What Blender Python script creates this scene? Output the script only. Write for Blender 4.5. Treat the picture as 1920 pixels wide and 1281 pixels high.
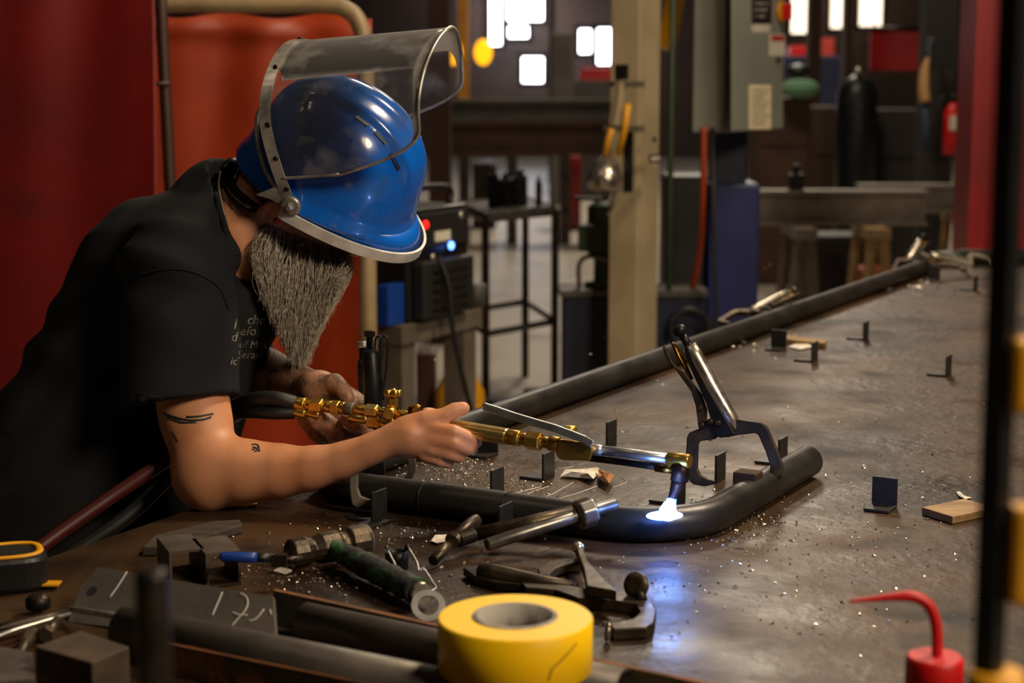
import bpy, bmesh, math, random
import numpy as np
from mathutils import Vector, Matrix
from mathutils.bvhtree import BVHTree
random.seed(7); np.random.seed(7)
SC = bpy.context.scene
COL = SC.collection
for o in list(bpy.data.objects): bpy.data.objects.remove(o)

# ------------------------------------------------------------ camera, world, lights, exposure
F_PX = 3300.0
PITCH = math.atan(500.5 / F_PX)
SP, CP = math.sin(PITCH), math.cos(PITCH)
CAMZ = 1.5
RV = Vector((1, 0, 0)); UV = Vector((0, SP, CP)); FV = Vector((0, CP, -SP))
cam = bpy.data.cameras.new('camera')
camo = bpy.data.objects.new('camera', cam); COL.objects.link(camo)
cam.sensor_width = 36.0; cam.lens = F_PX / 1920 * 36.0
camo.location = (0, 0, CAMZ); camo.rotation_euler = (math.pi / 2 - PITCH, 0, 0)
cam.clip_start = .05; cam.clip_end = 200
cam.dof.use_dof = True; cam.dof.focus_distance = 2.45; cam.dof.aperture_fstop = 5.0
SC.camera = camo
w = bpy.data.worlds.new('world'); SC.world = w; w.use_nodes = True
w.node_tree.nodes['Background'].inputs[0].default_value = (1, .95, .88, 1)
w.node_tree.nodes['Background'].inputs[1].default_value = .02
SC.view_settings.view_transform = 'Standard'; SC.view_settings.look = 'None'
SC.view_settings.gamma = 1; SC.view_settings.use_curve_mapping = False
SC.view_settings.exposure = 0.1

def area(name, loc, target, size, power, col):
    l = bpy.data.lights.new(name, 'AREA'); l.shape = 'DISK'; l.size = size; l.energy = power; l.color = col
    o = bpy.data.objects.new(name, l); COL.objects.link(o); o.location = loc
    o.rotation_euler = (Vector(target) - Vector(loc)).to_track_quat('-Z', 'Y').to_euler()
    return o
# high-bay shop lamps under the roof (out of frame), plus added fill lights
area('high_bay_lamp_key', (2.0, 3.7, 4.4), (.1, 2.4, .9), .8, 150, (1, .80, .56))
area('front_fill_light', (2.5, -.3, 3.5), (0, 2.3, 1.05), 1.1, 120, (1, .82, .60))  # added fill, set low in front to reach under the hat brim
area('high_bay_lamp_mid', (1.0, 9.5, 6.0), (1, 9.5, 0), 1.2, 170, (1, .84, .64))
area('curtain_fill_light', (-2.4, 2.2, 5.6), (-1.6, 4.6, 1), .8, 9, (1, .8, .58))  # added fill that only sets how bright the welding curtains look
area('high_bay_lamp_far', (2.5, 19, 7), (2.5, 19, 0), 2, 520, (1, .86, .68))

# ------------------------------------------------------------ pixel helpers (directions only; distance is given)
def P(px, py, t):
    u = (px - 960) / F_PX; v = (640.5 - py) / F_PX
    return Vector((0, 0, CAMZ)) + (FV + RV * u + UV * v) * t
def T(px, py, z=.9):
    v = (640.5 - py) / F_PX
    return P(px, py, (CAMZ - z) / (SP - v * CP))
def depth_at(py, z=.9):
    return (CAMZ - z) / (SP - (640.5 - py) / F_PX * CP)
E1 = Vector((.477, .879, 0)); E2 = Vector((.879, -.477, 0)); ZV = Vector((0, 0, 1))
YAW = math.atan2(-.477, .879)

# ------------------------------------------------------------ materials
def lin(h):
    h = h.lstrip('#'); c = [int(h[i:i + 2], 16) / 255 for i in (0, 2, 4)]
    return tuple((x / 12.92 if x <= .04045 else ((x + .055) / 1.055) ** 2.4) for x in c) + (1,)
MATS = {}
def M(name, col, rough=.5, metal=0., col2=None, nscale=8., lo=.4, hi=.65, bump=0., bscale=60., stretch=(1, 1, 1),
      coat=0., emit=None, estr=0., spec=.5, sss=0., rvar=0., col3=None, n3=30., alpha=1.):
    m = bpy.data.materials.new(name); m.use_nodes = True; nt = m.node_tree; N = nt.nodes; L = nt.links
    b = N['Principled BSDF']
    b.inputs['Base Color'].default_value = lin(col); b.inputs['Roughness'].default_value = rough
    b.inputs['Metallic'].default_value = metal; b.inputs['Coat Weight'].default_value = coat
    b.inputs['Specular IOR Level'].default_value = spec
    if sss:
        b.inputs['Subsurface Weight'].default_value = sss; b.inputs['Subsurface Radius'].default_value = (.012, .004, .002)
        b.inputs['Subsurface Scale'].default_value = .6
    if emit:
        b.inputs['Emission Color'].default_value = lin(emit); b.inputs['Emission Strength'].default_value = estr
    tc = N.new('ShaderNodeTexCoord'); mp = N.new('ShaderNodeMapping'); mp.inputs['Scale'].default_value = stretch
    L.new(tc.outputs['Object'], mp.inputs[0])
    def noise(sc, det=5):
        n = N.new('ShaderNodeTexNoise'); n.inputs['Scale'].default_value = sc; n.inputs['Detail'].default_value = det
        L.new(mp.outputs[0], n.inputs[0]); return n
    if col2:
        n = noise(nscale); r = N.new('ShaderNodeValToRGB')
        r.color_ramp.elements[0].position = lo; r.color_ramp.elements[1].position = hi
        r.color_ramp.elements[0].color = lin(col); r.color_ramp.elements[1].color = lin(col2)
        L.new(n.outputs[0], r.inputs[0]); out = r.outputs[0]
        if col3:
            n3_ = noise(n3, 8); r3 = N.new('ShaderNodeValToRGB')
            r3.color_ramp.elements[0].position = .58; r3.color_ramp.elements[1].position = .72
            r3.color_ramp.elements[0].color = (0, 0, 0, 1); r3.color_ramp.elements[1].color = (1, 1, 1, 1)
            mx = N.new('ShaderNodeMixRGB'); mx.inputs[2].default_value = lin(col3)
            L.new(n3_.outputs[0], r3.inputs[0]); L.new(r3.outputs[0], mx.inputs[0]); L.new(out, mx.inputs[1]); out = mx.outputs[0]
        L.new(out, b.inputs['Base Color'])
    if rvar:
        n = noise(nscale * 2.3); mr = N.new('ShaderNodeMapRange')
        mr.inputs[1].default_value = .3; mr.inputs[2].default_value = .7
        mr.inputs[3].default_value = max(.03, rough - rvar); mr.inputs[4].default_value = min(1, rough + rvar)
        L.new(n.outputs[0], mr.inputs[0]); L.new(mr.outputs[0], b.inputs['Roughness'])
    if bump:
        n = noise(bscale); bp = N.new('ShaderNodeBump'); bp.inputs['Strength'].default_value = bump
        bp.inputs['Distance'].default_value = .004
        L.new(n.outputs[0], bp.inputs['Height']); L.new(bp.outputs[0], b.inputs['Normal'])
    MATS[name] = m; return m

M('table_steel', '#21150a', .47, .08, '#4a3521', 3.5, .36, .64, .5, 45, (1, 1, 1), rvar=.14, col3='#120c07', n3=8, spec=.3)
M('table_side', '#2c2622', .6, .5, '#3f332a', 6)
M('pipe_steel', '#343332', .40, .65, '#484644', 7, .35, .7, .06, 120, (1, 1, 1), rvar=.08)
M('dark_steel', '#2b2623', .42, .8, '#4a3d34', 20, .4, .7, .1, 200, rvar=.08)
M('clamp_steel', '#3d342c', .42, .7, '#66563f', 25, .45, .75, .1, 220, rvar=.1)
M('chrome', '#c8bfb2', .30, .9, '#7c7062', 30, .45, .7, .03, 200, rvar=.08)
M('bright_steel', '#d2d0cc', .36, .88, '#aaa8a4', 30)
M('black_steel', '#1d1d1f', .42, .6, '#2c2c2e', 20)
M('tab_steel', '#343332', .48, .6, '#42403e', 30, bump=.05)
M('stock_steel', '#55504a', .5, .55, '#69625a', 12, .35, .65, .1, 80, rvar=.08)
M('rust_steel', '#3d2c20', .7, .3, '#7a4a1e', 14, .5, .7, .2, 90)
M('rust_edge', '#7a4a20', .75, .2, '#4a3020', 18)
M('brass', '#dcb358', .34, .92, '#c0923a', 30, .4, .7, .03, 200, rvar=.06)
M('brass_bright', '#ecd080', .32, .9)
M('brass_dark', '#8a5f24', .35, 1., '#4c3418', 40)
M('burnt_metal', '#241a18', .45, .7, '#3d2620', 40)
M('skin', '#cc8f69', .46, 0, '#bd7d55', 14, .4, .65, .10, 420, sss=.12, spec=.4)
M('skin_dark', '#a0745a', .5, 0, '#573d30', 45, .48, .66, .3, 260, sss=.08)
M('tattoo', '#2b3236', .6)
M('shirt', '#1b1c1f', .85, 0, '#222327', 5, .4, .7, .3, 28, spec=.15)
M('pants', '#0f0f10', .9, 0, '#1a1816', 8, .4, .7, .2, 60, spec=.2)
M('print_white', '#8f897e', .8, 0, '#4c4a46', 60, .45, .6)
M('beard', '#85796a', .55, 0, '#c4b8a4', 160, .42, .6)
M('beard_under', '#5e5447', .8)
M('hair_dark', '#2c2420', .6)
M('hat_blue', '#1266cf', .2, 0, '#0e5cc0', 8, .4, .7, .03, 60, coat=.5, col3='#2a5fa6', n3=22, rvar=.06)
M('slot_dark', '#061a3a', .5)
M('rim_white', '#e4e0d8', .4, 0, '#c9c3b8', 40)
M('alu', '#d4cec4', .42, .7, '#9a948a', 25, rvar=.08)
M('black_plastic', '#0e0e0f', .45, 0)
M('black_rubber', '#121212', .55, 0)
M('red_rubber', '#4a0f0c', .5, 0)
M('earplug', '#e0401c', .5)
M('red_curtain', '#7d0d09', .5, 0, '#5e0a08', 2.5, .35, .7, .1, 6, col3='#4a1410', n3=3)
M('orange_curtain', '#a83c14', .45, 0, '#86280e', 2.5, .35, .7, .1, 6)
M('pole_dark', '#3c2218', .55, .3)
M('pole_beige', '#a08a66', .5, .1, '#8a7452', 8)
M('post_beige', '#b3a283', .55, 0, '#9c8b6c', 4, .4, .7, .05, 40)
M('floor_concrete', '#b0a698', .45, 0, '#978e81', 1.2, .35, .7, .05, 20, col3='#80776b', n3=3)
M('wall_dark', '#2a2422', .8, 0, '#1f1b1a', 1)
M('wall_brown', '#3d2a20', .8, 0, '#2b1e18', 1.2)
M('ceiling_dark', '#1c1a1a', .9)
M('window_light', '#ffffff', .5, emit='#f2f5ff', estr=9)
M('window_warm', '#ffffff', .5, emit='#ffe9cc', estr=2.2)
M('blue_paint', '#1c2560', .45, 0, '#151b48', 5)
M('blue_dark', '#131838', .5, 0, '#0e1128', 5)
M('grey_enamel', '#8d9088', .45, 0, '#7f827b', 3)
M('yellow_paint', '#e0a012', .45, 0, '#c4860c', 6)
M('yellow_lamp', '#ffb414', .5, emit='#ffae10', estr=1.6)
M('orange_paint', '#9a360b', .5)
M('red_paint', '#9a0d12', .4, 0, '#7d0a10', 3)
M('red_bright', '#c20d0d', .45)
M('green_paint', '#26331f', .5, 0, '#33452a', 8)
M('green_cloth', '#5f8a68', .8)
M('tan_cloth', '#b48a55', .85)
M('denim', '#2c3a52', .85)
M('white_label', '#d8d2c4', .6, 0, '#c6bfae', 30)
M('cream_label', '#efe0bc', .6)
M('black_label', '#171717', .6)
M('red_label', '#b0392f', .6)
M('grey_steel', '#7d7468', .5, .4, '#695f52', 8)
M('brown_steel', '#4a3022', .65, .3, '#35231a', 3)
M('grey_beam', '#54504c', .6, .4, '#45413c', 3)
M('wood', '#a08055', .65, 0, '#7d6140', 9, .4, .65, .1, 60, (1, 6, 6))
M('wood_burnt', '#4a3826', .75, 0, '#2a2018', 20)
M('paper', '#e2dccf', .8, 0, '#cfc6b4', 30)
M('paper_brown', '#9c6a3c', .8)
M('cardboard', '#3d3228', .8, 0, '#2a221b', 8, .4, .6, .2, 60, (1, 8, 1))
M('tape_yellow', '#ffd000', .4, 0, '#ffc800', 4, coat=.1)
M('tape_core', '#9a938a', .7, 0, '#5e574f', 26, .45, .6)
M('grip_green', '#18181a', .75, 0, '#2c5a2e', 28, .55, .62, .5, 120)
M('blue_grip', '#123a8c', .4)
M('chalk', '#b5b2aa', .9)
M('tool_steel', '#8f8b86', .34, .9, '#6a645c', 30)
M('shaving', '#9c958a', .35, .9)
M('led_blue', '#4a7cff', .4, emit='#5a8cff', estr=6)
M('led_red', '#ff2018', .4, emit='#ff1a10', estr=2)
M('flame_core', '#ffffff', .5, emit='#5c86ff', estr=18)
M('flame_blue', '#3f6cff', .5, emit='#3a70ff', estr=9)

def visor_mat():
    m = bpy.data.materials.new('visor'); m.use_nodes = True; nt = m.node_tree; N = nt.nodes; L = nt.links
    for n in list(N): N.remove(n)
    out = N.new('ShaderNodeOutputMaterial'); mx = N.new('ShaderNodeMixShader'); tr = N.new('ShaderNodeBsdfTransparent')
    tr.inputs[0].default_value = (.965, .955, .94, 1)
    gl = N.new('ShaderNodeBsdfPrincipled'); gl.inputs['Base Color'].default_value = (.5, .48, .45, 1); gl.inputs['Roughness'].default_value = .12
    fr = N.new('ShaderNodeFresnel'); fr.inputs[0].default_value = 1.45
    tc = N.new('ShaderNodeTexCoord'); ns = N.new('ShaderNodeTexNoise'); ns.inputs['Scale'].default_value = 22; ns.inputs['Detail'].default_value = 9
    L.new(tc.outputs['Object'], ns.inputs[0])
    rp = N.new('ShaderNodeMapRange'); rp.inputs[1].default_value = .52; rp.inputs[2].default_value = .78; rp.inputs[3].default_value = .02; rp.inputs[4].default_value = .30
    L.new(ns.outputs[0], rp.inputs[0])
    ad = N.new('ShaderNodeMath'); ad.operation = 'ADD'; ad.use_clamp = True
    L.new(fr.outputs[0], ad.inputs[0]); L.new(rp.outputs[0], ad.inputs[1])
    L.new(ad.outputs[0], mx.inputs[0]); L.new(tr.outputs[0], mx.inputs[1]); L.new(gl.outputs[0], mx.inputs[2]); L.new(mx.outputs[0], out.inputs[0])
    MATS['visor'] = m
visor_mat()

# ------------------------------------------------------------ mesh builder
def frame_from(d, hint=None):
    d = Vector(d).normalized()
    h = Vector(hint) if hint is not None else (ZV if abs(d.z) < .95 else Vector((1, 0, 0)))
    x = h.cross(d)
    if x.length < 1e-6: x = Vector((0, 1, 0)).cross(d)
    x.normalize(); y = d.cross(x).normalized()
    return x, y, d
class MB:
    def __init__(s): s.v = []; s.f = []; s.sm = []
    def add(s, vs, fs, smooth=False):
        n = len(s.v); s.v += [Vector(a) for a in vs]
        for q in fs: s.f.append(tuple(i + n for i in q)); s.sm.append(smooth)
        return s
    def box(s, c, size, ax=None, taper=1.0):
        ax = ax or (Vector((1, 0, 0)), Vector((0, 1, 0)), ZV); c = Vector(c)
        hx, hy, hz = size[0] / 2, size[1] / 2, size[2] / 2; vs = []
        for z in (-1, 1):
            k = taper if z > 0 else 1
            for (a, b) in ((-1, -1), (1, -1), (1, 1), (-1, 1)):
                vs.append(c + ax[0] * (a * hx * k) + ax[1] * (b * hy * k) + ax[2] * (z * hz))
        return s.add(vs, [(3, 2, 1, 0), (4, 5, 6, 7), (0, 1, 5, 4), (1, 2, 6, 5), (2, 3, 7, 6), (3, 0, 4, 7)])
    def tube(s, pts, r, n=10, caps=True, smooth=True, hint=None, flat=None):
        pts = [Vector(p) for p in pts]; k = len(pts)
        rs = [r] * k if not hasattr(r, '__len__') else list(r)
        vs = []; fs = []; px = None
        for i, p in enumerate(pts):
            d = (pts[min(i + 1, k - 1)] - pts[max(i - 1, 0)])
            if d.length < 1e-9: d = ZV.copy()
            if px is None: x, y, d = frame_from(d, hint)
            else:
                d.normalize(); x = px - d * px.dot(d)
                if x.length < 1e-6: x, y, d = frame_from(d)
                x.normalize(); y = d.cross(x)
            px = x
            for j in range(n):
                a = 2 * math.pi * j / n
                vs.append(p + (x * math.cos(a) + y * math.sin(a) * (flat or 1)) * rs[i])
        for i in range(k - 1):
            for j in range(n):
                a, b = i * n + j, i * n + (j + 1) % n
                fs.append((a, b, b + n, a + n))
        s.add(vs, fs, smooth)
        if caps:
            m = len(s.v) - k * n
            s.f.append(tuple(m + j for j in reversed(range(n)))); s.sm.append(False)
            s.f.append(tuple(m + (k - 1) * n + j for j in range(n))); s.sm.append(False)
        return s
    def pipe(s, pts, ro, ri, n=24):
        s.tube(pts, ro, n, caps=False)
        a = len(s.v) - len(pts) * n
        s.tube(list(pts), ri, n, caps=False); b = len(s.v) - len(pts) * n
        for q in range(len(s.f) - (len(pts) - 1) * n, len(s.f)): s.f[q] = tuple(reversed(s.f[q]))
        for e in (0, len(pts) - 1):
            for j in range(n):
                q = (a + e * n + j, a + e * n + (j + 1) % n, b + e * n + (j + 1) % n, b + e * n + j)
                s.f.append(q if e else tuple(reversed(q))); s.sm.append(False)
        return s
    def lathe(s, base, axis, prof, n=20, smooth=True, hint=None):
        x, y, d = frame_from(axis, hint); base = Vector(base); vs = []; fs = []
        for (h, r) in prof:
            for j in range(n):
                a = 2 * math.pi * (j + .5) / n
                vs.append(base + d * h + (x * math.cos(a) + y * math.sin(a)) * r)
        for i in range(len(prof) - 1):
            for j in range(n):
                a, b = i * n + j, i * n + (j + 1) % n
                fs.append((a, b, b + n, a + n))
        m = len(s.v); s.add(vs, fs, smooth)
        s.f.append(tuple(m + j for j in reversed(range(n)))); s.sm.append(False)
        s.f.append(tuple(m + (len(prof) - 1) * n + j for j in range(n))); s.sm.append(False)
        return s
    def prism(s, pts, ext):
        """pts: 3D outline polygon; ext: extrusion vector (centred)"""
        pts = [Vector(p) for p in pts]; e = Vector(ext); n = len(pts)
        nrm = Vector((0, 0, 0))
        for i in range(n): nrm += pts[i].cross(pts[(i + 1) % n])
        if nrm.dot(e) < 0: pts.reverse()
        vs = [p - e / 2 for p in pts] + [p + e / 2 for p in pts]
        fs = [tuple(reversed(range(n))), tuple(range(n, 2 * n))]
        fs += [(i, (i + 1) % n, n + (i + 1) % n, n + i) for i in range(n)]
        return s.add(vs, fs)
    def ball(s, c, r, ax=None, n=16, m=10):
        if not hasattr(r, '__len__'): r = (r, r, r)
        ax = ax or (Vector((1, 0, 0)), Vector((0, 1, 0)), ZV); c = Vector(c); vs = []; fs = []
        for i in range(m + 1):
            th = math.pi * i / m
            for j in range(n):
                a = 2 * math.pi * j / n
                vs.append(c + ax[0] * (r[0] * math.sin(th) * math.cos(a)) + ax[1] * (r[1] * math.sin(th) * math.sin(a)) - ax[2] * (r[2] * math.cos(th)))
        for i in range(m):
            for j in range(n):
                a, b = i * n + j, i * n + (j + 1) % n
                fs.append((a, b, b + n, a + n))
        return s.add(vs, fs, True)
    def build(s, name, mat, parent=None, loc=None, bevel=0., subsurf=0, label=None, kind=None):
        off = Vector((0, 0, 0))
        if parent is not None:
            q = parent
            while q is not None: off += q.location; q = q.parent
        elif loc is not None: off = Vector(loc)
        elif s.v:
            off = sum(s.v, Vector((0, 0, 0))) / len(s.v); off.z = min(v.z for v in s.v)
        me = bpy.data.meshes.new(name)
        me.from_pydata([tuple(v - off) for v in s.v], [], s.f); me.update()
        me.polygons.foreach_set('use_smooth', s.sm)
        me.materials.append(MATS[mat])
        o = bpy.data.objects.new(name, me); COL.objects.link(o)
        if parent is not None: o.parent = parent
        else: o.location = off
        if bevel:
            b = o.modifiers.new('bevel', 'BEVEL'); b.width = bevel; b.segments = 2; b.limit_method = 'ANGLE'; b.angle_limit = .6
        if subsurf:
            b = o.modifiers.new('sub', 'SUBSURF'); b.levels = subsurf; b.render_levels = subsurf
        if label: o['label'] = label
        if kind: o['kind'] = kind
        return o
def tag(o, label, cat, group=None, kind=None):
    o['label'] = label; o['category'] = cat
    if group: o['group'] = group
    if kind: o['kind'] = kind
    return o
def thing(name, label, cat, loc, group=None):
    o = bpy.data.objects.new(name, None); COL.objects.link(o); o.location = loc; o.empty_display_size = .05
    return tag(o, label, cat, group)
def struct(o):
    o['kind'] = 'structure'; return o
def smooth_path(pts, n=6):
    pts = [Vector(p) for p in pts]; out = []
    for i in range(len(pts) - 1):
        p0 = pts[max(i - 1, 0)]; p1 = pts[i]; p2 = pts[i + 1]; p3 = pts[min(i + 2, len(pts) - 1)]
        for k in range(n):
            u = k / n
            out.append(.5 * ((2 * p1) + (p2 - p0) * u + (2 * p0 - 5 * p1 + 4 * p2 - p3) * u * u + (3 * p1 - p0 - 3 * p2 + p3) * u ** 3))
    out.append(pts[-1]); return out
def flat_px(mb, outline, z, th):
    return mb.prism([T(x, y, z) for x, y in outline], ZV * th)
def face_px(mb, outline, t, th):
    return mb.prism([P(x, y, t) for x, y in outline], FV * th)
def wbox(x0, x1, y0, y1, t, dep, mb=None):
    """upright box standing parallel to the back wall; y1 None = down to the floor"""
    mb = mb or MB(); a = P(x0, y0, t); b = P(x1, y0, t)
    z0 = 0.0 if y1 is None else P((x0 + x1) / 2, y1, t).z
    mb.box(((a.x + b.x) / 2, a.y + dep / 2, (a.z + z0) / 2), (abs(b.x - a.x), dep, a.z - z0)); return mb
def cbox(xc, wl, wr, y0, y1, t, mb=None):
    """box on the hall's own axes: near vertical edge at pixel xc, wl / wr pixels to its left / right"""
    mb = mb or MB(); c = P(xc, y0, t); z0 = 0.0 if y1 is None else P(xc, y1, t).z
    ul = (xc - wl - 960) / F_PX; ur = (xc + wr - 960) / F_PX
    ll = (ul * t - c.x) / (-.879 - .477 * CP * ul); lr = (ur * t - c.x) / (.477 - .879 * CP * ur)
    o = Vector((c.x, c.y, 0)) - E2 * (ll / 2) + E1 * (lr / 2)
    mb.box((o.x, o.y, (c.z + z0) / 2), (ll, lr, c.z - z0), (E2, E1, ZV)); return mb

# ------------------------------------------------------------ the hall
struct(MB().box((3, 12, -.05), (26, 40, .1)).build('floor', 'floor_concrete'))
struct(MB().box((3, 12, 8.05), (26, 40, .1)).build('ceiling', 'ceiling_dark'))
struct(MB().box((3, 32.1, 4), (26, .2, 8)).build('wall_back', 'wall_brown'))
struct(MB().box((-10.1, 12, 4), (.2, 40, 8)).build('wall_left', 'wall_dark'))
struct(MB().box((16.1, 12, 4), (.2, 40, 8)).build('wall_right', 'wall_dark'))
struct(MB().box((3, -8.1, 4), (26, .2, 8)).build('wall_front', 'wall_dark'))
def window(i, rects, t, mat, frame=True):
    for k, (x0, x1, y0, y1) in enumerate(rects):
        o = struct(wbox(x0, x1, y0, y1, t, .04).build('window_%d' % (i + k), mat))
        if frame:
            m = MB()
            a = P(x0, y0, t - .03); b = P(x1, y1, t - .03)
            for q in (a.x, b.x): m.box((q, a.y, (a.z + b.z) / 2), (.07, .06, a.z - b.z + .1))
            for q in (a.z, b.z): m.box(((a.x + b.x) / 2, a.y, q), (b.x - a.x + .07, .06, .07))
            m.build('window_frame', 'wall_dark', o)
window(1, [(915, 943, -60, 88), (948, 1022, -60, 42), (950, 994, 46, 74), (976, 1022, 104, 158), (1083, 1112, 52, 103), (1117, 1150, 50, 124)], 30.5, 'window_light')
window(7, [(1482, 1526, -60, 66), (1556, 1590, -60, 56), (1610, 1660, -60, 52)], 30.5, 'window_warm')

# ------------------------------------------------------------ welding table
ORG = Vector((-.294, 2.46, .9))              # corner of the bent pipe frame on the table
def tbl(a, b, z=0): return ORG + E1 * a + E2 * b + ZV * z
tt = thing('welding_table', 'long heavy steel welding table with scratched brown top', 'table', tbl(1.2, .6, -.9))
A0, A1, B0, B1 = -1.35, 4.1, -.105, 1.75
MB().box(tbl((A0 + A1) / 2, (B0 + B1) / 2, -.0125), (B1 - B0, A1 - A0, .025), (E2, E1, ZV)).build('tabletop', 'table_steel', tt, bevel=.002)
m = MB()
for b in (B0 + .06, B1 - .06): m.box(tbl((A0 + A1) / 2, b, -.085), (.06, A1 - A0 - .1, .12), (E2, E1, ZV))
for a in (A0 + .08, A1 - .08): m.box(tbl(a, (B0 + B1) / 2, -.085), (B1 - B0 - .2, .06, .12), (E2, E1, ZV))
m.build('apron', 'table_side', tt)
for a in (A0 + .12, (A0 + A1) / 2, A1 - .12):
    for b in (B0 + .08, B1 - .08):
        MB().box(tbl(a, b, -.5225), (.1, .1, .755), (E2, E1, ZV)).build('leg', 'table_side', tt)

# pipe frame
PR = .0232
def pl(a, b): return tbl(a, b, PR)
fr = thing('pipe_frame', 'dark bent steel pipe frame clamped down on the welding table', 'pipe frame', tbl(1.2, .25, 0))
WID = .585; RB = .085
def arc(c, d0, d1, r, n=8):
    return [c + d0 * (r * math.cos(k / n * math.pi / 2)) + d1 * (r * math.sin(k / n * math.pi / 2)) for k in range(n + 1)]
path = [pl(3.28, 0), pl(2.2, 0), pl(1.1, 0)] + arc(pl(RB, RB), -E2, -E1, RB) + [pl(0, .2), pl(0, .38)]
path += arc(pl(.115, WID - .115), -E1, E2, .115, 10) + [pl(.28, WID), pl(.475, WID)]
MB().pipe(path, PR, PR - .004, 28).build('pipe', 'pipe_steel', fr)
for a_, b_ in ((.0, .2), (.0, .33)):
    MB().tube([pl(a_, b_) + (E1 * math.cos(q) + ZV * math.sin(q)) * (PR + .0002) for q in np.linspace(0, 2 * math.pi, 29)], .0012, 5).build('weld_bead', 'dark_steel', fr)

fp = thing('steel_pipe', 'short dark pipe at the far end of the welding table', 'pipe', T(1830, 486))
MB().pipe([T(1738, 486, .925), T(1800, 484, .925), T(1850, 482, .925), T(2000, 478, .925)], .024, .02).build('pipe', 'pipe_steel', fp)

# ------------------------------------------------------------ angle tabs standing on the table
def make_tab_meshes():
    out = []
    m = MB(); w_, h_, d_, th = .036, .042, .040, .004
    m.box((0, 0, h_ / 2), (w_, th, h_)); m.box((0, -d_ / 2, th / 2 + .0003), (w_, d_, th))
    o = m.build('angle_tab', 'tab_steel', loc=(0, 0, 0), bevel=.0008); return o
proto_tab = make_tab_meshes(); first = [True]
def tab(px, py, ang, label, mat=None, sc=1.0):
    o = proto_tab if first[0] else proto_tab.copy()
    if not first[0]: COL.objects.link(o)
    first[0] = False
    o.location = T(px, py, .9003); o.rotation_euler = (0, 0, ang); o.scale = (sc, sc, sc)
    tag(o, label, 'steel tab', 'angle tabs tacked on the table')
FA = math.atan2(.879, .477) - math.pi / 2       # plate faces the camera side (-E1)
FL = FA - math.pi / 2                            # foot points along -E2
for px, py, an, lb in [
    (932, 932, FL, 'upright grey tab just behind the near pipe, left of the white paper'),
    (1028, 899, FL, 'upright grey tab under the torch, beside the torn white paper'),
    (915, 851, FA, 'dark tab below the gold torch handle by the fingers'),
    (1146, 836, FL, 'slim grey tab seen just above the torch tubes'),
    (1467, 870, FL, 'grey tab right behind the jaw of the big upright clamp'),
    (1350, 902, FL, 'small blue-lit tab inside the opening of the upright clamp'),
    (1274, 944, FL, 'small tab behind the pipe bend right beside the flame'),
    (1460, 654, FA, 'dark square tab below the clamp on the far long pipe'),
    (1527, 678, FL, 'grey tab with a small foot right of the tab below the far clamp'),
    (1623, 637, FL, 'slim grey tab alone in the middle of the far tabletop'),
    (1778, 705, FL, 'grey tab nearest the dark upright bar on the right'),
    (1658, 950, FA, 'black tab alone on the bare tabletop left of the small wooden board'),
    (1751, 525, FA, 'dark tab at the far corner of the pipe frame under its clamps'),
    (1829, 545, FL, 'farthest slim tab, left of the dark upright bar'),
    (711, 976, FL, 'dark tab in front of the near pipe beside the hooked clamp jaw'),
    (948, 1003, FL, 'dark tab in front of the near pipe behind the ratchet tool')]:
    tab(px, py, an, lb)

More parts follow.
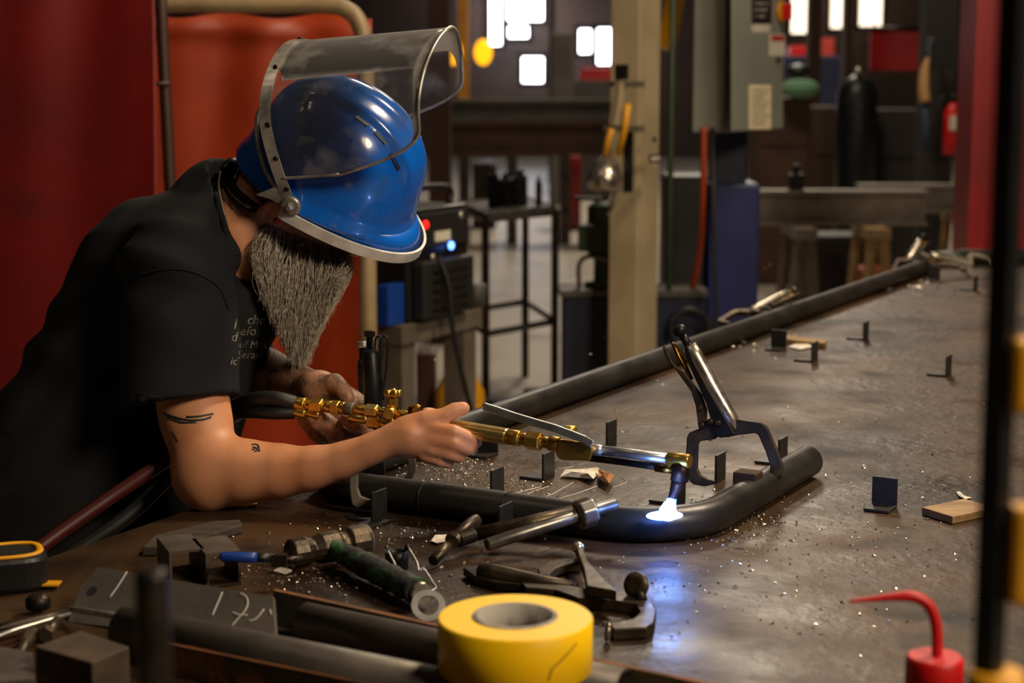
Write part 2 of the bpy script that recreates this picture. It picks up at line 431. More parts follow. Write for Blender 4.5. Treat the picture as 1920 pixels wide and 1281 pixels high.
# ------------------------------------------------------------ locking C-clamps
def c_clamp(label, origin, xa, ya, k=1 / 1279., th=None, mats=('clamp_steel', 'chrome', 'black_steel'), group='locking clamps'):
    """xa, ya: axes of the clamp's own plane; coordinates traced as (x right, y up) units"""
    xa = Vector(xa); ya = Vector(ya); za = xa.cross(ya).normalized()
    def Q(zx, zy, dz=0.): return Vector(origin) + xa * ((1220 + zx / 3.56 - 1424) * k) + ya * ((890 - 600 - zy / 3.56) * k) + za * dz
    root = thing('locking_clamp', label, 'clamp', origin, group)
    def pr(name, pts, w_, mat, dz=0, bevel=.0015):
        return MB().prism([Q(x, y, dz) for x, y in pts], za * w_).build(name, mat, root, bevel=bevel)
    pr('fixed_jaw', [(470, 655), (540, 655), (640, 672), (730, 683), (772, 705), (800, 762), (846, 870), (880, 968), (878, 1020), (850, 1042), (800, 1058),
                     (740, 1075), (715, 1055), (770, 1022), (796, 1000), (798, 970), (770, 880), (722, 768), (700, 755), (590, 770), (520, 786), (460, 780)], .013, mats[0])
    pr('moving_jaw', [(430, 690), (470, 770), (440, 800), (380, 808), (342, 814), (330, 835), (325, 1000), (345, 1042), (395, 1070), (440, 1076), (432, 1102),
                      (370, 1118), (300, 1106), (272, 1082), (262, 1040), (250, 900), (256, 790), (272, 757), (330, 732), (360, 700)], .011, mats[0])
    # pressed-steel handle, folded round the jaw
    hps = [(245, 172), (265, 168), (305, 265), (392, 450), (485, 610), (575, 765), (560, 770), (480, 790), (440, 770), (415, 660), (385, 560), (330, 430), (285, 330), (248, 215)]
    pr('handle_side', hps, .003, mats[2], .0095); pr('handle_side', hps, .003, mats[2], -.0095)
    MB().tube([Q(x, y) for x, y in ((268, 175), (306, 240), (362, 350), (428, 475), (488, 580), (540, 670), (588, 765))],
              [.0110, .0122, .0126, .0126, .0122, .0116, .004], 14).build('handle_spine', mats[1], root)
    MB().tube([Q(x, y) for x, y in ((275, 195), (240, 130), (222, 100))], .0058, 10).build('adjusting_screw', mats[2], root)
    d = (Q(205, 70) - Q(235, 125)).normalized()
    MB().lathe(Q(222, 100), d, [(0, .006), (.002, .0095), (.009, .0105), (.013, .009), (.0145, .004)], 12).build('screw_head', mats[2], root)
    pr('lever', [(332, 725), (382, 705), (385, 600), (350, 500), (290, 420), (240, 350), (205, 330), (165, 290), (120, 200), (104, 172), (96, 180), (110, 230), (150, 300),
                 (190, 345), (235, 410), (285, 480), (315, 580)], .012, mats[0])
    MB().tube([Q(x, y) for x, y in ((290, 400), (250, 330), (205, 250), (180, 190), (155, 152))], [.003, .005, .006, .006, .0035], 8, flat=.6).build('release_lever', 'brass_dark', root)
    for x, y in ((356, 706), (462, 690), (342, 588), (412, 682)):
        MB().lathe(Q(x, y, -.0135), za, [(0, .003), (.0015, .0048), (.0255, .0048), (.027, .003)], 10).build('rivet', mats[0], root)
    return root
tA = 2.50
c_clamp('large upright locking clamp holding the pipe end right of the flame', P(1424, 890, tA), (RV * .97 - FV * .24).normalized() * 1.03, UV, tA / F_PX)
# rusty block between jaw and pipe
rb = MB(); a = P(1402, 906, 2.452)
rb.box(a, (.034, .03, .034), (E2, E1, ZV)).build('steel_block', 'rust_steel', bevel=.002)
tag(bpy.context.scene.objects['steel_block'], 'small rusty block pinched between clamp jaw and pipe end', 'block')
tC = 4.2
c_clamp('worn locking clamp lying over the far long pipe, handles up', P(1368, 606, tC), -RV * .92, (UV * .5 + RV * .42 + FV * .8).normalized() * .8, 1 / 1279., mats=('clamp_steel', 'chrome', 'clamp_steel'))
c_clamp('dark locking clamp at the far corner of the pipe frame', P(1688, 510, 5.35), -RV * .75, (UV * .75 + FV * .5).normalized() * .62, 1 / 1279., mats=('dark_steel', 'chrome', 'dark_steel'))
c_clamp('bright locking clamp lying flat beyond the far corner clamp', T(1856, 497, .93), (E1 * .6 + ZV * .45).normalized() * .8, (-RV + UV * .5).normalized() * .95, 1 / 1279., mats=('grey_steel', 'chrome', 'grey_steel'))

# two black clamps standing on the near-left corner, behind the torch valves
def bar_clamp(label, px, y0, tq, jawpts, tj, loop, headmat, tube_r, ybot):
    k = tq / F_PX
    root = thing('locking_clamp', label, 'clamp', P(px, 930, tq), 'locking clamps')
    MB().tube([P(px + 1, y0 + 34, tq), P(px + 2, y0 + 46, tq), P(px + 5, y0 + 90, tq), P(px + 10, ybot, tq)], [tube_r * .72 * k, tube_r * .95 * k, tube_r * k, tube_r * 1.05 * k], 16).build('handle_tube', 'black_steel', root)
    m = MB(); pts = [P(px + q * .03, y0 + 10 + q, tq) for q in range(0, 36)]
    m.tube(pts, [(7.6 if i % 2 else 6.2) * k for i in range(36)], 10, smooth=False); m.build('adjusting_screw', 'black_steel', root)
    MB().lathe(P(px, y0 + 12, tq), UV, [(0, 9 * k), (.002, 10.5 * k), (.008, 10.5 * k), (.0095, 8 * k)], 6 if loop else 14, False).build('screw_head', headmat, root)
    if loop:
        for dx in (18, 29):
            pts = [(px + dx - 3, y0 + 130), (px + dx - 8, y0 + 60), (px + dx - 7, y0 + 18), (px + dx, y0 + 11), (px + dx + 5, y0 + 22), (px + dx + 3, y0 + 70), (px + dx - 3, y0 + 110)]
            MB().tube(smooth_path([P(x, y, tq - .005) for x, y in pts]), 2.2 * k, 8).build('release_lever', 'black_steel', root)
    MB().prism([P(px - tube_r + 6, ybot - 60, tq), P(px + tube_r + 8, ybot - 60, tq), P(px + tube_r + 12, ybot + 60, tq), P(px - tube_r - 4, ybot + 60, tq)], FV * .014).build('jaw_body', 'black_steel', root, bevel=.002)
    MB().prism([P(x, y, tj) for x, y in jawpts], FV * .011).build('jaw', 'grey_steel', root, bevel=.002)
bar_clamp('black locking clamp with hex screw standing behind the brass valves, hooked over the near pipe', 693, 620, 2.56,
          [(655, 862), (672, 862), (672, 915), (677, 930), (692, 936), (708, 937), (712, 942), (708, 949), (690, 951), (668, 953), (660, 945), (656, 920)], 2.42, True, 'dark_steel', 17, 830)
bar_clamp('black locking clamp with bright screw head, behind the hex-screw clamp', 680, 640, 2.63,
          [(756, 848), (774, 848), (780, 862), (780, 880), (772, 900), (757, 908), (752, 903), (764, 888), (766, 868), (760, 850)], 2.52, False, 'bright_steel', 13, 830)

# ------------------------------------------------------------ implicit-surface modelling for the person
class Field:
    def __init__(s, lo, hi, h):
        s.lo = np.array(lo, float); s.h = h; s.n = np.ceil((np.array(hi) - s.lo) / h).astype(int) + 1
        s.f = np.full(s.n, 1.0, np.float32)
    def region(s, lo, hi):
        a = np.clip(np.floor((np.array(lo) - s.lo) / s.h).astype(int), 0, s.n); b = np.clip(np.ceil((np.array(hi) - s.lo) / s.h).astype(int) + 1, 0, s.n)
        if (b <= a).any(): return None, None
        ax = [(s.lo[i] + np.arange(a[i], b[i]) * s.h).astype(np.float32) for i in range(3)]
        return (slice(a[0], b[0]), slice(a[1], b[1]), slice(a[2], b[2])), np.meshgrid(*ax, indexing='ij', sparse=True)
    def _mix(s, sl, d, k):
        f = s.f[sl]
        if k > 0:
            hh = np.clip(.5 + .5 * (f - d) / k, 0, 1); s.f[sl] = f * (1 - hh) + d * hh - k * hh * (1 - hh)
        else: s.f[sl] = np.minimum(f, d)
    def cone(s, a, b, ra, rb, k=.012, op='add'):
        a = np.array(a, float); b = np.array(b, float); mr = max(ra, rb) + k + 4 * s.h
        sl, g = s.region(np.minimum(a, b) - mr, np.maximum(a, b) + mr)
        if sl is None: return
        ab = b - a; L2 = max(float(ab @ ab), 1e-9)
        px, py, pz = g[0] - a[0], g[1] - a[1], g[2] - a[2]
        hh = np.clip((px * ab[0] + py * ab[1] + pz * ab[2]) / L2, 0, 1)
        d = np.sqrt((px - hh * ab[0]) ** 2 + (py - hh * ab[1]) ** 2 + (pz - hh * ab[2]) ** 2) - (ra + (rb - ra) * hh)
        if op == 'add': s._mix(sl, d, k)
        else: s.f[sl] = np.maximum(s.f[sl], -d)
    def chain(s, pts, k=.012):
        A = np.array([np.array(p, float) for p, r in pts]); R = [r for p, r in pts]; mr = max(R) + k + 4 * s.h
        sl, g = s.region(A.min(0) - mr, A.max(0) + mr)
        if sl is None: return
        best = None
        for i in range(len(pts) - 1):
            a, b = A[i], A[i + 1]; ab = b - a; L2 = max(float(ab @ ab), 1e-9)
            px, py, pz = g[0] - a[0], g[1] - a[1], g[2] - a[2]
            hh = np.clip((px * ab[0] + py * ab[1] + pz * ab[2]) / L2, 0, 1)
            rr = R[i] + (R[i + 1] - R[i]) * (hh * hh * (3 - 2 * hh))
            d = np.sqrt((px - hh * ab[0]) ** 2 + (py - hh * ab[1]) ** 2 + (pz - hh * ab[2]) ** 2) - rr
            best = d if best is None else np.minimum(best, d)
        s._mix(sl, best, k)
    def ell(s, c, ax, r, k=.012):
        c = np.array(c, float); mr = max(r) + k + 4 * s.h
        sl, g = s.region(c - mr, c + mr)
        if sl is None: return
        q = [((g[0] - c[0]) * a[0] + (g[1] - c[1]) * a[1] + (g[2] - c[2]) * a[2]) for a in ax]
        k0 = np.sqrt(sum((q[i] / r[i]) ** 2 for i in range(3))); k1 = np.sqrt(sum((q[i] / r[i] ** 2) ** 2 for i in range(3))) + 1e-6
        s._mix(sl, k0 * (k0 - 1) / k1, k)
    def halfspace(s, p, n, lo, hi):
        sl, g = s.region(lo, hi)
        d = (g[0] - p[0]) * n[0] + (g[1] - p[1]) * n[1] + (g[2] - p[2]) * n[2]
        s.f[sl] = np.maximum(s.f[sl], d)
    def mesh(s):
        f = s.f; ins = f < 0
        c = np.zeros(tuple(x - 1 for x in f.shape), np.int8)
        offs = [(i, j, k) for i in (0, 1) for j in (0, 1) for k in (0, 1)]
        for i, j, k in offs: c += ins[i:i + c.shape[0], j:j + c.shape[1], k:k + c.shape[2]]
        mix = (c > 0) & (c < 8); ci = np.argwhere(mix); idx = np.full(c.shape, -1, np.int64); idx[mix] = np.arange(len(ci))
        vals = [f[ci[:, 0] + o[0], ci[:, 1] + o[1], ci[:, 2] + o[2]] for o in offs]
        acc = np.zeros((len(ci), 3)); cnt = np.zeros(len(ci))
        for a in range(8):
            for b in range(a + 1, 8):
                if sum(abs(offs[a][q] - offs[b][q]) for q in range(3)) != 1: continue
                cr = (vals[a] < 0) != (vals[b] < 0); tq = np.where(cr, vals[a] / np.where(cr, vals[a] - vals[b], 1), 0)
                pa = np.array(offs[a]); pb = np.array(offs[b])
                acc += cr[:, None] * (pa + tq[:, None] * (pb - pa)); cnt += cr
        V = s.lo + (ci + acc / cnt[:, None]) * s.h; Fs = []
        for ax in range(3):
            u, v = [q for q in range(3) if q != ax]
            a = [slice(None)] * 3; b = [slice(None)] * 3; a[ax] = slice(0, -1); b[ax] = slice(1, None)
            A = ins[tuple(a)]; B = ins[tuple(b)]; e = np.argwhere(A != B)
            e = e[(e[:, u] > 0) & (e[:, v] > 0) & (e[:, u] < f.shape[u] - 1) & (e[:, v] < f.shape[v] - 1)]
            sgn = A[e[:, 0], e[:, 1], e[:, 2]]
            def cell(du, dv):
                q = e.copy(); q[:, u] += du; q[:, v] += dv; return idx[q[:, 0], q[:, 1], q[:, 2]]
            Q = np.stack([cell(-1, -1), cell(0, -1), cell(0, 0), cell(-1, 0)], 1)
            fl = sgn if ax != 1 else ~sgn
            Q[~fl] = Q[~fl][:, ::-1]; Fs.append(Q)
        return V, np.concatenate(Fs)
def mesh_obj(name, V, Fq, mat, parent, mats=None, fmat=None, smooth_iter=0):
    off = parent.location
    me = bpy.data.meshes.new(name)
    me.vertices.add(len(V)); me.vertices.foreach_set('co', (V - np.array(off)).astype(np.float32).ravel())
    me.loops.add(Fq.size); me.loops.foreach_set('vertex_index', Fq.astype(np.int32).ravel())
    me.polygons.add(len(Fq)); me.polygons.foreach_set('loop_start', np.arange(0, Fq.size, 4, dtype=np.int32))
    for mm in (mats or [mat]): me.materials.append(MATS[mm])
    if fmat is not None: me.polygons.foreach_set('material_index', fmat.astype(np.int32))
    me.update(calc_edges=True); me.validate(); me.polygons.foreach_set('use_smooth', [True] * len(me.polygons))
    o = bpy.data.objects.new(name, me); COL.objects.link(o); o.parent = parent
    if smooth_iter:
        md = o.modifiers.new('smooth', 'SMOOTH'); md.factor = .5; md.iterations = smooth_iter
    return o

person = thing('person', 'bearded person in black T-shirt bending over the table with a torch', 'person', (P(120, 1000, 2.7).x, P(120, 1000, 2.7).y, 0))
CV = lambda a, b, c: RV * a + FV * b + UV * c       # right, away, up in view terms
H_F = CV(.88, 0, -.47).normalized(); H_U = CV(.415, -.47, .777).normalized(); H_L = H_U.cross(H_F).normalized()   # head forward, up, left(far side)
HB = P(605, 345, 2.70)                                # centre of the hat's rim plane
HC = HB - H_U * .035 - H_F * .025
def hp(f_, l_, u_): return HC + H_F * f_ + H_L * l_ + H_U * u_

# ---- body: head, neck, core, arms, hands in one surface
bf = Field((-.98, 2.20, .78), (.02, 3.08, 1.56), .0032)
hax = [H_F, H_L, H_U]
bf.ell(hp(-.005, 0, .02), hax, (.098, .078, .105), .01)
bf.ell(hp(.045, 0, -.055), hax, (.058, .060, .070), .03)          # jaw
bf.cone(hp(.095, 0, -.005), hp(.112, 0, -.035), .011, .015, .02)   # nose
for s_ in (-1, 1):
    bf.ell(hp(.068, s_ * .032, .0), hax, (.022, .02, .018), .012)  # cheek bones / orbit
    bf.ell(hp(-.014, s_ * .083, -.014), hax, (.020, .010, .034), .004)   # ear
    bf.chain([(hp(-.004, s_ * .088, .012), .004), (hp(-.022, s_ * .092, .014), .005), (hp(-.030, s_ * .092, -.006), .005), (hp(-.022, s_ * .090, -.034), .0045)], .002)
bf.cone(hp(.088, -.02, -.062), hp(.088, .02, -.062), .008, .008, .008)
bf.cone(hp(-.03, 0, -.05), P(452, 455, 2.71), .064, .070, .03)
bf.chain([(P(440, 450, 2.71), .075), (P(330, 560, 2.72), .13), (P(170, 940, 2.74), .14)], .04)
# right (near) arm
sh_r = P(335, 505, 2.54); el_r = P(390, 893, 2.455); wr_r = P(735, 825, 2.405)
bf.chain([(sh_r, .060), (P(345, 640, 2.52), .055), (P(366, 780, 2.485), .0515), (P(382, 850, 2.46), .046), (el_r, .041)], .025)
bf.cone(P(358, 905, 2.46), P(388, 925, 2.455), .020, .021, .03)      # point of the elbow
bf.chain([(P(392, 880, 2.455), .045), (P(450, 884, 2.45), .0465), (P(520, 884, 2.44), .0395), (P(575, 880, 2.43), .0322), (P(635, 866, 2.42), .0262), (P(690, 845, 2.41), .0225), (wr_r, .0215), (P(765, 818, 2.40), .022)], .018)
# right hand: back of hand to the camera, torch handle in the palm behind
tR = 2.405
bf.ell(P(782, 820, tR), [CV(.97, 0, .1), CV(0, 1, 0), CV(-.1, 0, .97)], (.042, .019, .028), .014)
bf.ell(P(808, 826, tR - .003), [CV(1, 0, -.2), CV(0, 1, 0), CV(.2, 0, 1)], (.026, .018, .027), .010)
bf.chain([(P(762, 803, tR), .0165), (P(795, 789, tR - .004), .0145), (P(832, 781, tR - .002), .0118), (P(852, 770, tR + .001), .0112), (P(868, 766, tR + .003), .0098)], .006)   # thumb on top
fing = [  # each finger leaves the knuckle row, runs forward and curls behind the handle
    [(812, 806, -.010, .0112), (850, 810, -.015, .0106), (880, 822, -.008, .0098), (892, 831, .004, .0086)],
    [(810, 825, -.013, .0112), (850, 832, -.018, .0106), (876, 842, -.008, .0098), (878, 842, .012, .0088)],
    [(804, 842, -.011, .0106), (840, 850, -.014, .0100), (860, 857, -.003, .0092), (860, 853, .016, .0084)],
    [(794, 854, -.006, .0096), (822, 864, -.008, .0088), (840, 868, .003, .0082), (840, 862, .018, .0074)]]
for fg in fing: bf.chain([(P(x, y, tR + d), r) for x, y, d, r in fg], .002)
bf.chain([(P(826, 792, tR + .03), .009), (P(812, 777, tR + .026), .0088), (P(800, 774, tR + .016), .008)], .004)    # fingertip over the torch from behind
# left (far) arm and hand, palm up under the hose fittings
sh_l = P(420, 470, 2.90); el_l = P(430, 690, 2.86); wr_l = P(598, 735, 2.60)
bf.chain([(sh_l, .06), (P(430, 600, 2.90), .05), (el_l, .044)], .025)
bf.chain([(el_l, .046), (P(490, 700, 2.77), .043), (P(545, 720, 2.68), .034), (wr_l, .028)], .02)
tL = 2.555
def Z3(zx, zy): return 400 + zx * .3279, 560 + zy * .3279
bf.ell(P(640, 775, tL + .03), [CV(.9, 0, -.42), CV(.42, 0, .9), CV(0, 1, 0)], (.052, .040, .020), .02)
bf.cone(wr_l, P(640, 772, tL + .03), .027, .026, .02)
for fg in [  # zoom-traced: root behind, then forward and up to the tip
    [(905, 775, .03, .0125), (885, 765, .0, .0125), (820, 720, -.024, .012), (762, 690, -.030, .0105)],
    [(800, 800, .03, .0125), (735, 790, -.006, .0125), (665, 715, -.030, .012), (602, 655, -.030, .0105)],
    [(730, 810, .03, .012), (670, 795, -.008, .012), (600, 722, -.030, .0115), (548, 650, -.028, .010)],
    [(640, 800, .03, .011), (585, 775, .0, .011), (535, 715, -.016, .010), (505, 670, -.018, .009)]]:
    bf.chain([(P(*Z3(x, y), tL + d), r) for x, y, d, r in fg], .004)
bf.chain([(P(*Z3(600, 520), tL + .03), .019), (P(*Z3(690, 490), tL + .012), .0165), (P(*Z3(735, 520), tL), .013), (P(*Z3(765, 565), tL - .006), .0115)], .009)  # thumb
V, Q = bf.mesh()
# dirty, tattooed far hand and forearm: zone by the arm it belongs to
def seg_d(V, a, b):
    a = np.array(a); b = np.array(b); ab = b - a; h = np.clip(((V - a) @ ab) / (ab @ ab), 0, 1); return np.linalg.norm(V - a - h[:, None] * ab, axis=1)
fc = V[Q].mean(1)
dl = np.minimum(seg_d(fc, el_l, wr_l), np.minimum(seg_d(fc, wr_l, P(700, 800, tL)), seg_d(fc, P(560, 780, tL), P(690, 820, tL))))
dr = np.minimum(seg_d(fc, el_r, wr_r), seg_d(fc, wr_r, P(860, 820, tR)))
fm = ((dl < .075) & (dl < dr)).astype(int)
body = mesh_obj('body', V, Q, 'skin', person, ['skin', 'skin_dark'], fm, 3)

# ---- shirt
sf = Field((-1.25, 2.30, .55), (-.28, 3.12, 1.5), .005)
sf.chain([(P(140, 1010, 2.74), .205), (P(170, 930, 2.74), .192), (P(330, 560, 2.72), .163), (P(425, 425, 2.715), .098)], .03)
sf.chain([(P(395, 452, 2.68), .085), (P(350, 480, 2.58), .082), (P(335, 505, 2.535), .082)], .04)
sf.chain([(P(430, 440, 2.72), .09), (P(420, 470, 2.86), .08), (P(430, 560, 2.91), .075), (P(435, 640, 2.90), .07)], .05)
sf.cone(P(336, 520, 2.53), P(342, 850, 2.482), .080, .0915, .012)
# soft drape folds
X, Y, Z = np.meshgrid(*[(sf.lo[i] + np.arange(sf.n[i]) * sf.h) for i in range(3)], indexing='ij', sparse=True)
fold = .0048 * np.sin(38 * (X * .8 + Z * .55) + 9 * np.sin(7 * Z + 4 * Y)) * np.sin(11 * (Z - X * .5) + 3 * Y) + .0022 * np.sin(70 * (X * .35 - Z * .8) + 6 * np.sin(9 * X))
sf.f = np.where(np.abs(sf.f) < .05, sf.f + fold, sf.f).astype(np.float32)
# hem cut of the near sleeve
hem_p = P(327, 757, 2.5); hem_n = (P(345, 900, 2.49) - P(327, 757, 2.5)).normalized()
g = Field(sf.lo, sf.lo + (sf.n - 1) * sf.h, sf.h)
V0 = None
tor = Field(sf.lo, sf.lo + (sf.n - 1) * sf.h, sf.h)
tor.chain([(P(140, 1010, 2.74), .205), (P(170, 930, 2.74), .192), (P(330, 560, 2.72), .163), (P(425, 425, 2.715), .098)], .03)
sf.cone(P(500, 312, 2.67), P(520, 455, 2.62), .088, .084, 0, 'sub')      # neck opening
sl, gg = sf.region(sf.lo, sf.lo + sf.n * sf.h)
hd = (gg[0] - hem_p.x) * hem_n.x + (gg[1] - hem_p.y) * hem_n.y + (gg[2] - hem_p.z) * hem_n.z
sf.f[sl] = np.where(hd > -.002, np.minimum(np.maximum(sf.f[sl], hd), np.maximum(tor.f[sl], sf.f[sl])), sf.f[sl])
del tor, g
sf.cone(P(350, 812, 2.484), P(352, 900, 2.48), .073, .073, 0, 'sub')          # hollow of the sleeve round the arm
Vs, Qs = sf.mesh()
shirt = mesh_obj('shirt', Vs, Qs, 'shirt', person, smooth_iter=3)
shirt_bvh = BVHTree.FromPolygons([Vector(v) for v in Vs], [tuple(int(i) for i in q) for q in Qs])
def on_shirt(px, py, lift=.0015):
    o = Vector((0, 0, CAMZ)); d = (P(px, py, 1) - o).normalized(); h = shirt_bvh.ray_cast(o, d)
    return (h[0] - d * lift) if h[0] is not None else None
def seam(name, pts, r=.0016, mat='shirt'):
    q = [on_shirt(x, y, .0006) for x, y in pts]; q = [a for a in q if a is not None]
    if len(q) > 2: MB().tube(smooth_path(q, 4), r, 6).build(name, mat, person)
seam('shoulder_seam', [(190, 556), (215, 540), (250, 520), (290, 508), (340, 505), (385, 520), (415, 545), (428, 580)])
seam('hem_stitch', [(222, 727), (260, 738), (300, 745), (350, 750), (400, 753), (432, 754)], .001)
seam('collar', [(405, 326), (402, 345), (407, 375), (416, 410), (428, 445), (446, 480)], .0050)
# chest print
def print_text(txt, px, py, hpx, mat='print_white'):
    cu = bpy.data.curves.new('t', 'FONT'); cu.body = txt; cu.size = 1; cu.shear = .25; cu.resolution_u = 2
    to = bpy.data.objects.new('t', cu); COL.objects.link(to)
    dg = bpy.context.evaluated_depsgraph_get(); me = to.evaluated_get(dg).to_mesh()
    m = MB(); ok = True; vs = []
    for v in me.vertices:
        q = on_shirt(px + v.co.x * hpx, py - v.co.y * hpx * 1.05, .002)
        if q is None: ok = False; break
        vs.append(q)
    if ok and vs: m.add(vs, [tuple(p.vertices) for p in me.polygons]); m.build('chest_print', mat, person)
    bpy.data.objects.remove(to); bpy.data.curves.remove(cu)
for tx, x, y, h in (('che', 462, 608, 24), ('efo', 449, 629, 24), ('l', 437, 617, 26), ('d', 432, 640, 24), ('of Mos', 447, 653, 19), ('Seran', 443, 672, 20), ('ic', 431, 684, 20)):
    print_text(tx, x, y, h)

# ---- trousers and boots
pf = Field((-1.35, 2.35, -.0), (-.45, 3.15, .95), .009)
for s_, dx in ((-.11, 0), (.11, .03)):
    hipp = P(120, 1050, 2.74) + Vector((0, s_, -.02))
    pf.chain([(hipp, .125), (Vector((hipp.x + .02 + dx, hipp.y, .50)), .085), (Vector((hipp.x - .04 + dx, hipp.y, .10)), .068)], .03)
pf.cone(P(120, 1040, 2.66), P(120, 1040, 2.82), .15, .15, .04)
Vp, Qp = pf.mesh(); mesh_obj('trousers', Vp, Qp, 'pants', person, smooth_iter=3)
for s_, dx in ((-.11, 0), (.11, .03)):
    b = P(120, 1050, 2.74); m = MB(); bx_ = b.x - .04 + dx
    m.ball((bx_ + .07, b.y + s_, .05), (.145, .052, .055)); m.tube([(bx_, b.y + s_, .03), (bx_, b.y + s_, .17)], .062, 14)
    m.box((bx_ + .06, b.y + s_, .013), (.28, .1, .026)); m.build('boot', 'black_rubber', person)

# ---- beard, hair, ear details
def strands(name, n, rootf, mat, seg=6):
    m = MB()
    for i in range(n):
        p, pts, r = rootf(i)
        k = len(pts); rs = [r * (1 - .75 * j / (k - 1)) for j in range(k)]
        m.tube(pts, rs, 3, caps=False)
    return m.build(name, mat, person)
skin_bvh = BVHTree.FromPolygons([Vector(v) for v in V], [tuple(int(i) for i in q) for q in Q])
def on_skin(px, py, lift=.0008):
    o = Vector((0, 0, CAMZ)); d = (P(px, py, 1) - o).normalized(); h = skin_bvh.ray_cast(o, d); return h[0] - d * lift if h[0] is not None else None
def beard_root(i):
    for _ in range(40):
        u = random.random(); rx = 500 + 152 * u; ry = 412 + 58 * u ** .8 + random.uniform(0, 55 + 25 * u)
        base = on_skin(rx, ry, -.002)
        if base is not None and base.y < 2.85: break
    else: base = hp(.06, -.03, -.09)
    L = random.uniform(.25, 1) ** .7; c = 560 + 8 * math.sin(i)
    tx = 474 + 178 * u + random.uniform(-10, 10); tipy = 545 + 150 * math.exp(-((tx - 560) / 66) ** 2) + random.uniform(-12, 12)
    ex = tx + (c - tx) * .22 * L; ey = ry + (tipy - ry) * L
    tip = P(ex, ey, 2.645 + random.uniform(-.04, .05))
    mid = base.lerp(tip, .45) + CV(random.uniform(-.010, .010) + .018 * (u - .45), random.uniform(-.022, -.004), random.uniform(-.004, .010))
    pts = smooth_path([base, mid, tip], 4); ph = random.uniform(0, 6); fq = random.uniform(.7, 1.5)
    pts = [p + CV(.004 * math.sin(ph + j * fq), .003 * math.cos(ph + j), 0) * (j / len(pts)) for j, p in enumerate(pts)]
    return base, pts, random.uniform(.0005, .0010)
bv = Field((-.50, 2.50, 1.13), (-.20, 2.85, 1.40), .0045)
bv.chain([(hp(.05, .01, -.095), .030), (P(552, 525, 2.70), .036), (P(558, 585, 2.69), .024), (P(562, 625, 2.68), .010)], .03)
Vb, Qb = bv.mesh(); mesh_obj('beard_mass', Vb, Qb, 'beard_under', person, smooth_iter=3)
strands('beard', 7000, beard_root, 'beard')
def hair_root(i):
    a = random.uniform(-.10, -.02); lat = random.uniform(-.078, .03); up_ = random.uniform(-.06, .02)
    d = Vector((a, lat, 0)); base = HC + H_F * (a) + H_L * lat + H_U * up_
    n = (H_F * (a - -.005) / .098 ** 2 + H_L * lat / .078 ** 2 + H_U * (up_ - .02) / .105 ** 2).normalized()
    # snap to the skull
    q = Vector((( base - HC).dot(H_F) + .005, (base - HC).dot(H_L), (base - HC).dot(H_U) - .02))
    k = math.sqrt((q.x / .098) ** 2 + (q.y / .078) ** 2 + (q.z / .105) ** 2)
    base = HC + H_F * (-.005 + q.x / k) + H_L * (q.y / k) + H_U * (.02 + q.z / k)
    return base, [base, base + n * .002 - H_U * .005, base + n * .002 - H_U * .012], .0006
strands('hair', 900, hair_root, 'hair_dark')
MB().ball(hp(-.002, -.090, -.010), .006, n=10, m=6).build('ear_plug', 'earplug', person)
m = MB(); e0 = hp(-.012, -.090, -.045)
m.tube([e0 + (H_F * math.cos(a) + H_U * math.sin(a)) * .0075 for a in np.linspace(0, 2 * math.pi, 17)], .0022, 6, False); m.build('ear_ring', 'brass_dark', person)
m = MB()
m.tube(smooth_path([P(413, 322, 2.66), P(410, 350, 2.63), P(420, 400, 2.62), P(432, 450, 2.625), P(446, 500, 2.64)], 6), .0018, 6); m.build('neck_chain', 'grey_steel', person)
m = MB(); rc = P(*Z3(672, 795), tL - .008); rd = (P(*Z3(600, 722), tL - .03) - P(*Z3(670, 795), tL - .008)).normalized(); x_, y_, _ = frame_from(rd)
m.tube([rc + (x_ * math.cos(a) + y_ * math.sin(a)) * .0128 for a in np.linspace(0, 2 * math.pi, 25)], .0022, 6, False); m.build('finger_ring', 'bright_steel', person)
# tattoos laid on the skin
def ink(strokes, r):
    m = MB()
    for st in strokes:
        q = [on_skin(x, y) for x, y in st]; q = [a for a in q if a is not None]
        if len(q) > 1: m.tube(smooth_path(q, 3), r, 5, flat=1)
    m.build('tattoo', 'tattoo', person)
ink([[(472, 834), (478, 833), (484, 835), (486, 840)], [(474, 838), (480, 840), (484, 844), (478, 846)], [(473, 843), (478, 842)], [(484, 836), (487, 846)]], .0011)
ink([[(308, 775), (330, 783), (355, 788), (380, 787), (396, 782)], [(314, 782), (340, 792), (368, 792)], [(350, 782), (372, 781), (400, 776)]], .0014)
ink([[(323, 808), (327, 816), (334, 828)]], .0006)

# ------------------------------------------------------------ hard hat with raised visor
hat = thing('hard_hat', 'scuffed blue hard hat with raised clear visor on the bent head', 'hard hat', HB)
def hatp(f_, l_, u_): return HB + H_F * f_ + H_L * l_ + H_U * u_
def shell_r(a, e):
    """direction angle a in the rim plane, elevation e -> local point"""
    af = .148 if math.cos(a) > 0 else .132
    ce, se = math.cos(e), math.sin(e)
    x = af * math.copysign(abs(math.cos(a)) ** .95, math.cos(a)) * (ce ** .86)
    y = .123 * math.copysign(abs(math.sin(a)) ** .95, math.sin(a)) * (ce ** .86)
    z = .163 * (se ** .92 if se > 0 else 0)
    rid = .0085 / (1 + math.exp((abs(y) - .048) / .0022)) * max(0, min(1, (se - .30) * 3.2)) * (1 - .6 * max(0, -x / .132)) + .005 / (1 + math.exp((abs(y) - .016) / .003)) * max(0, min(1, (se - .45) * 3))
    n = Vector((x / .145 ** 2, y / .123 ** 2, z / .163 ** 2)).normalized()
    flare = .008 * max(0, 1 - se / .12)
    return Vector((x, y, z)) + n * rid + Vector((math.cos(a), math.sin(a), 0)) * flare
m = MB(); NA, NE = 180, 60; vs = []; fs = []
